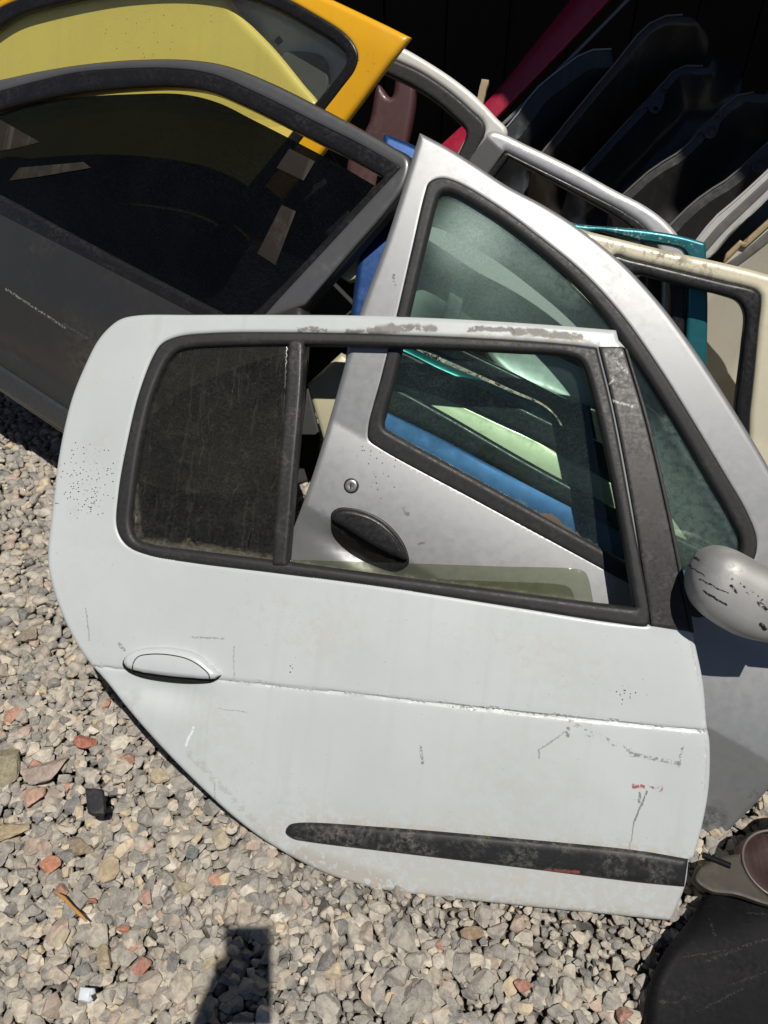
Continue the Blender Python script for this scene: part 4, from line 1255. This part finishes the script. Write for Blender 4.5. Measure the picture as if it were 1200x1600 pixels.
tube('rolled_lip', paint('worn lip steel', (0.16, 0.14, 0.12), 0.5, 0.45, 0, 0.4), T, ring, 0.0025, 8)
disc('hub_disc', paint('dark red oxide', (0.035, 0.016, 0.014), 0.2, 0.4, 0.0, 0.3, scr=0.4), T, cc, rr * 1.05, -0.035, -0.022, 40, 0.1, 0.004)
p0, p1 = gxy(1098, 1336, 0.07), gxy(1141, 1353, 0.07)
o = tube('black_rod', BP, None, [tuple(p0), tuple((p0 + p1) / 2), tuple(p1)], 0.0055, 10)
tag(o, 'short black rod end sticking out beside the white door corner', 'rod')

# ------------------------------------------------------------------ gravel and the stones one can pick out
def odd_stone(px, py, wpx, hpx, ang, col, label, name='stone', cat='stone', flat=0.5, seed=0, up=-0.006):
    p = gxy(px, py, -0.006)
    Zc = (p - CAMP) @ FWD
    sc = Zc / FPX / 2
    V, F = stone_shape(900 + seed, 3, 12, flat)
    V = V / np.abs(V).max(0)
    a = math.radians(ang)
    V = V * np.array([wpx * sc, hpx * sc * 1.05, max(0.010, min(wpx, hpx) * sc * flat)])
    R = np.array([[math.cos(a), math.sin(a), 0], [-math.sin(a), math.cos(a), 0], [0, 0, 1]])
    V = V @ R
    o = link_mesh(name, V, F, MS, None, 28, (p[0], p[1], up))
    at = o.data.color_attributes.new('tint', 'FLOAT_COLOR', 'POINT')
    at.data.foreach_set('color', np.tile([*col, 1.0], len(V)).astype(np.float32))
    tag(o, label, cat, 'odd stones lying in the gravel')
    KEEP_CLEAR.append((p[0], p[1], 0.42 * max(wpx, hpx) * sc * 1.5))
    return o


BR = (0.36, 0.13, 0.08)
TER = (0.46, 0.20, 0.12)
odd_stone(132, 1158, 38, 25, 5, BR, 'dark red brick chip left of the white door handle end of the gravel', 'brick_chip', 'brick chip', seed=1)
odd_stone(76, 1354, 38, 32, 12, TER, 'largest orange terracotta chip near the left edge', 'brick_chip', 'brick chip', seed=2)
odd_stone(95, 1390, 24, 22, 30, (0.42, 0.24, 0.17), 'small pink terracotta chip just below the largest orange one', 'brick_chip', 'brick chip', seed=3)
odd_stone(50, 1243, 34, 40, -35, (0.42, 0.27, 0.2), 'salmon pink stone below the big pinkish rock', 'stone', 'stone', seed=4)
odd_stone(220, 1511, 30, 26, -20, (0.40, 0.19, 0.14), 'reddish brown brick chip left of the phone shadow', 'brick_chip', 'brick chip', seed=5)
odd_stone(195, 1453, 20, 12, 8, TER, 'thin orange brick sliver above the reddish brown chip', 'brick_chip', 'brick chip', seed=6)
odd_stone(228, 1403, 22, 24, 0, (0.42, 0.27, 0.21), 'speckled pink granite stone right of the twig', 'stone', 'stone', seed=7)
odd_stone(143, 1407, 18, 10, -10, TER, 'tiny orange brick sliver right beside the twig', 'brick_chip', 'brick chip', seed=8)
odd_stone(72, 1203, 76, 40, 18, (0.34, 0.275, 0.235), 'big pinkish grey rock at the left', 'stone', 'stone', seed=9)
odd_stone(14, 1192, 54, 66, 30, (0.27, 0.24, 0.16), 'large olive brown rock on the left edge', 'stone', 'stone', seed=10)
odd_stone(14, 1296, 60, 36, 0, (0.40, 0.32, 0.19), 'flat sandy yellow rock on the left edge', 'stone', 'stone', seed=11)
odd_stone(124, 1325, 46, 28, -14, (0.25, 0.195, 0.13), 'dark brown wedge stone above the tan square one', 'stone', 'stone', seed=12)
odd_stone(166, 1357, 42, 40, 40, (0.42, 0.34, 0.22), 'tan squarish stone right of the orange terracotta chip', 'stone', 'stone', seed=13)
odd_stone(92, 1468, 34, 32, 20, (0.46, 0.41, 0.30), 'pale cream stone under the twig', 'stone', 'stone', seed=14)
odd_stone(162, 1492, 22, 44, 12, (0.38, 0.31, 0.2), 'long upright tan stone between twig and phone shadow', 'stone', 'stone', seed=15)
odd_stone(290, 1385, 38, 24, -25, (0.36, 0.31, 0.22), 'tan flake lying under the door, above the phone shadow', 'stone', 'stone', seed=16)
odd_stone(344, 1310, 36, 36, 0, (0.40, 0.355, 0.26), 'round cream stone right below the white door edge', 'stone', 'stone', seed=17)
odd_stone(246, 1212, 40, 24, -10, (0.42, 0.36, 0.24), 'cream stone touching the curved white door edge', 'stone', 'stone', seed=18)
odd_stone(740, 1457, 42, 22, 12, (0.29, 0.21, 0.13), 'brown stone below the middle of the white door sill', 'stone', 'stone', seed=19)
odd_stone(816, 1537, 26, 22, 20, (0.42, 0.2, 0.15), 'orange pink chip right of centre near the bottom', 'brick_chip', 'brick chip', seed=20)
odd_stone(975, 1585, 30, 26, 0, (0.40, 0.22, 0.17), 'orange chip near the black bumper at the bottom', 'brick_chip', 'brick chip', seed=21)
odd_stone(45, 993, 46, 30, 8, (0.26, 0.215, 0.17), 'broad brownish stone left of the white door handle', 'stone', 'stone', seed=22)
odd_stone(255, 1390, 14, 18, 0, (0.62, 0.61, 0.58), 'small bright white stone chip right of the pink granite', 'stone', 'stone', seed=23)
odd_stone(298, 1330, 26, 22, 0, (0.16, 0.175, 0.17), 'small blue grey stone below the door curve', 'stone', 'stone', seed=24)

# twig, black chip, white plastic piece
tw = [gxy(88, 1395, 0.022), gxy(100, 1403, 0.026), gxy(113, 1417, 0.024), gxy(125, 1429, 0.026), gxy(136, 1440, 0.021)]
o = tube('twig', paint('orange bark', (0.45, 0.22, 0.06), 0, 0.7, 0, 0.4), None, [tuple(p) for p in tw], [0.002, 0.0032, 0.0026, 0.003, 0.0016], 8)
tag(o, 'thin orange twig lying on the gravel', 'twig')
FF_ = Frame(0, 0.3, 0, 84, 0.02)
o = panel('rubber_scrap', rubber('black rubber scrap', (0.02, 0.021, 0.023), 0.6, 0.5), None, FF_, [(132, 1230, 1), (150, 1231), (160, 1232, 1), (163, 1262), (161, 1270, 1), (143, 1272), (136, 1268, 1)], grid=0.008, thick=0.012, roll=0.004)
o.matrix_world = FF_.mat()
tag(o, 'black rubber scrap lying on the gravel at the left', 'scrap')
o = panel('plastic_scrap', paint('milky plastic', (0.62, 0.68, 0.72), 0, 0.25, 0.2, 0.1), None, FF_, [(124, 1541, 1), (146, 1543, 1), (147, 1550), (140, 1554), (143, 1560, 1), (138, 1566, 1), (121, 1562, 1)], grid=0.006, thick=0.010, roll=0.004)
o.matrix_world = FF_.mat()
tag(o, 'small milky plastic piece near the bottom left corner', 'scrap')


def clear(x, y):
    for cx, cy, r in KEEP_CLEAR:
        if (x - cx) ** 2 + (y - cy) ** 2 < r * r:
            return False
    return True


near_test = lambda x, y: clear(x, y) and y < 1.25 and abs(x) < 0.30 + 0.62 * (1.4 + y * 0.4)
anyw = lambda x, y: True
s1 = scatter(-1.35, 1.05, 0.22, 1.05, 0.019, [(0.0, 1.0)], near_test)
s1 += scatter(-1.35, 1.05, 0.22, 1.05, 0.045, [(0.004, 0.62)], near_test)
gravel('gravel', NEAR, s1, 26)
s2 = scatter(-1.35, 1.05, 0.22, 1.05, 0.022, [(-0.010, 1.0)], anyw)
s2 += scatter(-2.4, 2.2, 1.05, 2.6, 0.025, [(0.0, 1.05), (-0.010, 1.0)], anyw)
s2 += scatter(-2.2, -1.35, 0.2, 1.05, 0.032, [(0.0, 1.05)], anyw) + scatter(1.05, 2.0, 0.2, 1.05, 0.032, [(0.0, 1.05)], anyw)
gravel('gravel_bed', FAR, s2, None)

# ------------------------------------------------------------------ the photographer, whose phone and hand throw the shadow on the gravel
def skin(name, mat, joints, edges, parent=None, sub=2):
    me = bpy.data.meshes.new(name)
    me.from_pydata([j[:3] for j in joints], edges, [])
    o = bpy.data.objects.new(name, me)
    COL.objects.link(o)
    md = o.modifiers.new('skin', 'SKIN'); md.use_smooth_shade = True
    for i, j in enumerate(joints):
        v = me.skin_vertices[0].data[i]
        v.radius = (j[3], j[4] if len(j) > 4 else j[3])
        v.use_root = (i == 0)
    sb = o.modifiers.new('sub', 'SUBSURF'); sb.levels = sb.render_levels = sub
    me.materials.append(mat)
    if parent:
        o.parent = parent
    return o


SKINM = NT('skin'); SKINM = SKINM.done(SKINM.principled(Base_Color=(0.45, 0.27, 0.19), Roughness=0.55).outputs[0])
CLO = NT('dark cotton'); CLO = CLO.done(CLO.principled(Base_Color=(0.04, 0.045, 0.06), Roughness=0.9).outputs[0])
PHB = NT('phone black'); PHB = PHB.done(PHB.principled(Base_Color=(0.01, 0.01, 0.012), Roughness=0.25).outputs[0])
back = -FWD * 0.008
PM = Matrix(((1, 0, 0, 0), (0, UP[1], -FWD[1], 0), (0, UP[2], -FWD[2], CH), (0, 0, 0, 1)))
ph = thing('phone', 'black mobile phone held over the gravel', 'phone', mat=PM)
box('phone_body', PHB, ph, (-0.043, -0.140, 0.006), (0.036, 0.016, 0.014))
person = skin('person', CLO, [(0.02, -0.62, 0.96, 0.15, 0.11), (0.02, -0.60, 1.15, 0.14, 0.10), (0.02, -0.57, 1.36, 0.16, 0.10), (0.02, -0.55, 1.47, 0.06), (0.02, -0.50, 1.58, 0.085, 0.10), (0.02, -0.49, 1.68, 0.08, 0.09),
                              (0.20, -0.57, 1.40, 0.065), (0.25, -0.50, 1.12, 0.05), (0.22, -0.58, 0.90, 0.038), (0.21, -0.60, 0.84, 0.034),
                              (-0.16, -0.57, 1.40, 0.065), (-0.22, -0.44, 1.15, 0.05), (-0.14, -0.20, 1.24, 0.038), (-0.06, -0.12, 1.29, 0.034),
                              (0.11, -0.62, 0.88, 0.09), (0.12, -0.60, 0.48, 0.065), (0.12, -0.63, 0.08, 0.045), (0.13, -0.50, 0.04, 0.04),
                              (-0.07, -0.62, 0.88, 0.09), (-0.08, -0.60, 0.48, 0.065), (-0.08, -0.63, 0.08, 0.045), (-0.09, -0.50, 0.04, 0.04)],
              [(0, 1), (1, 2), (2, 3), (3, 4), (4, 5), (2, 6), (6, 7), (7, 8), (8, 9), (2, 10), (10, 11), (11, 12), (12, 13), (0, 14), (14, 15), (15, 16), (16, 17), (0, 18), (18, 19), (19, 20), (20, 21)])
tag(person, 'person in dark clothes holding the phone, throwing the shadow on the gravel', 'person')


def pl(x, y, z):
    return tuple(PM @ Vector((x, y, z)))


for sx in (-1,):
    hand = skin('hand', SKINM, [(*pl(sx * 0.06, -0.120, 0.02), 0.028), (*pl(sx * 0.048, -0.085, 0.022), 0.022), (*pl(sx * 0.07, -0.15, 0.03), 0.028)], [(0, 1), (0, 2)], person, 1)
    for f, (y, ln) in enumerate(((-0.125, 0.9), (-0.105, 1.0), (-0.085, 1.05), (-0.062, 0.95))):
        skin('finger', SKINM, [(*pl(sx * (0.030 - y * 0.32), y, 0.018), 0.0105), (*pl(sx * (0.038 - y * 0.30), y + 0.01, 0.002), 0.010), (*pl(sx * 0.040, y + 0.014, -0.004), 0.008), (*pl(sx * 0.024, y + 0.016, -0.004), 0.007)], [(0, 1), (1, 2), (2, 3)], hand, 1)
    skin('thumb', SKINM, [(*pl(sx * 0.05, -0.11, 0.024), 0.011), (*pl(sx * 0.044, -0.085, 0.024), 0.0105), (*pl(sx * 0.03, -0.06, 0.022), 0.009)], [(0, 1), (1, 2)], hand, 1)
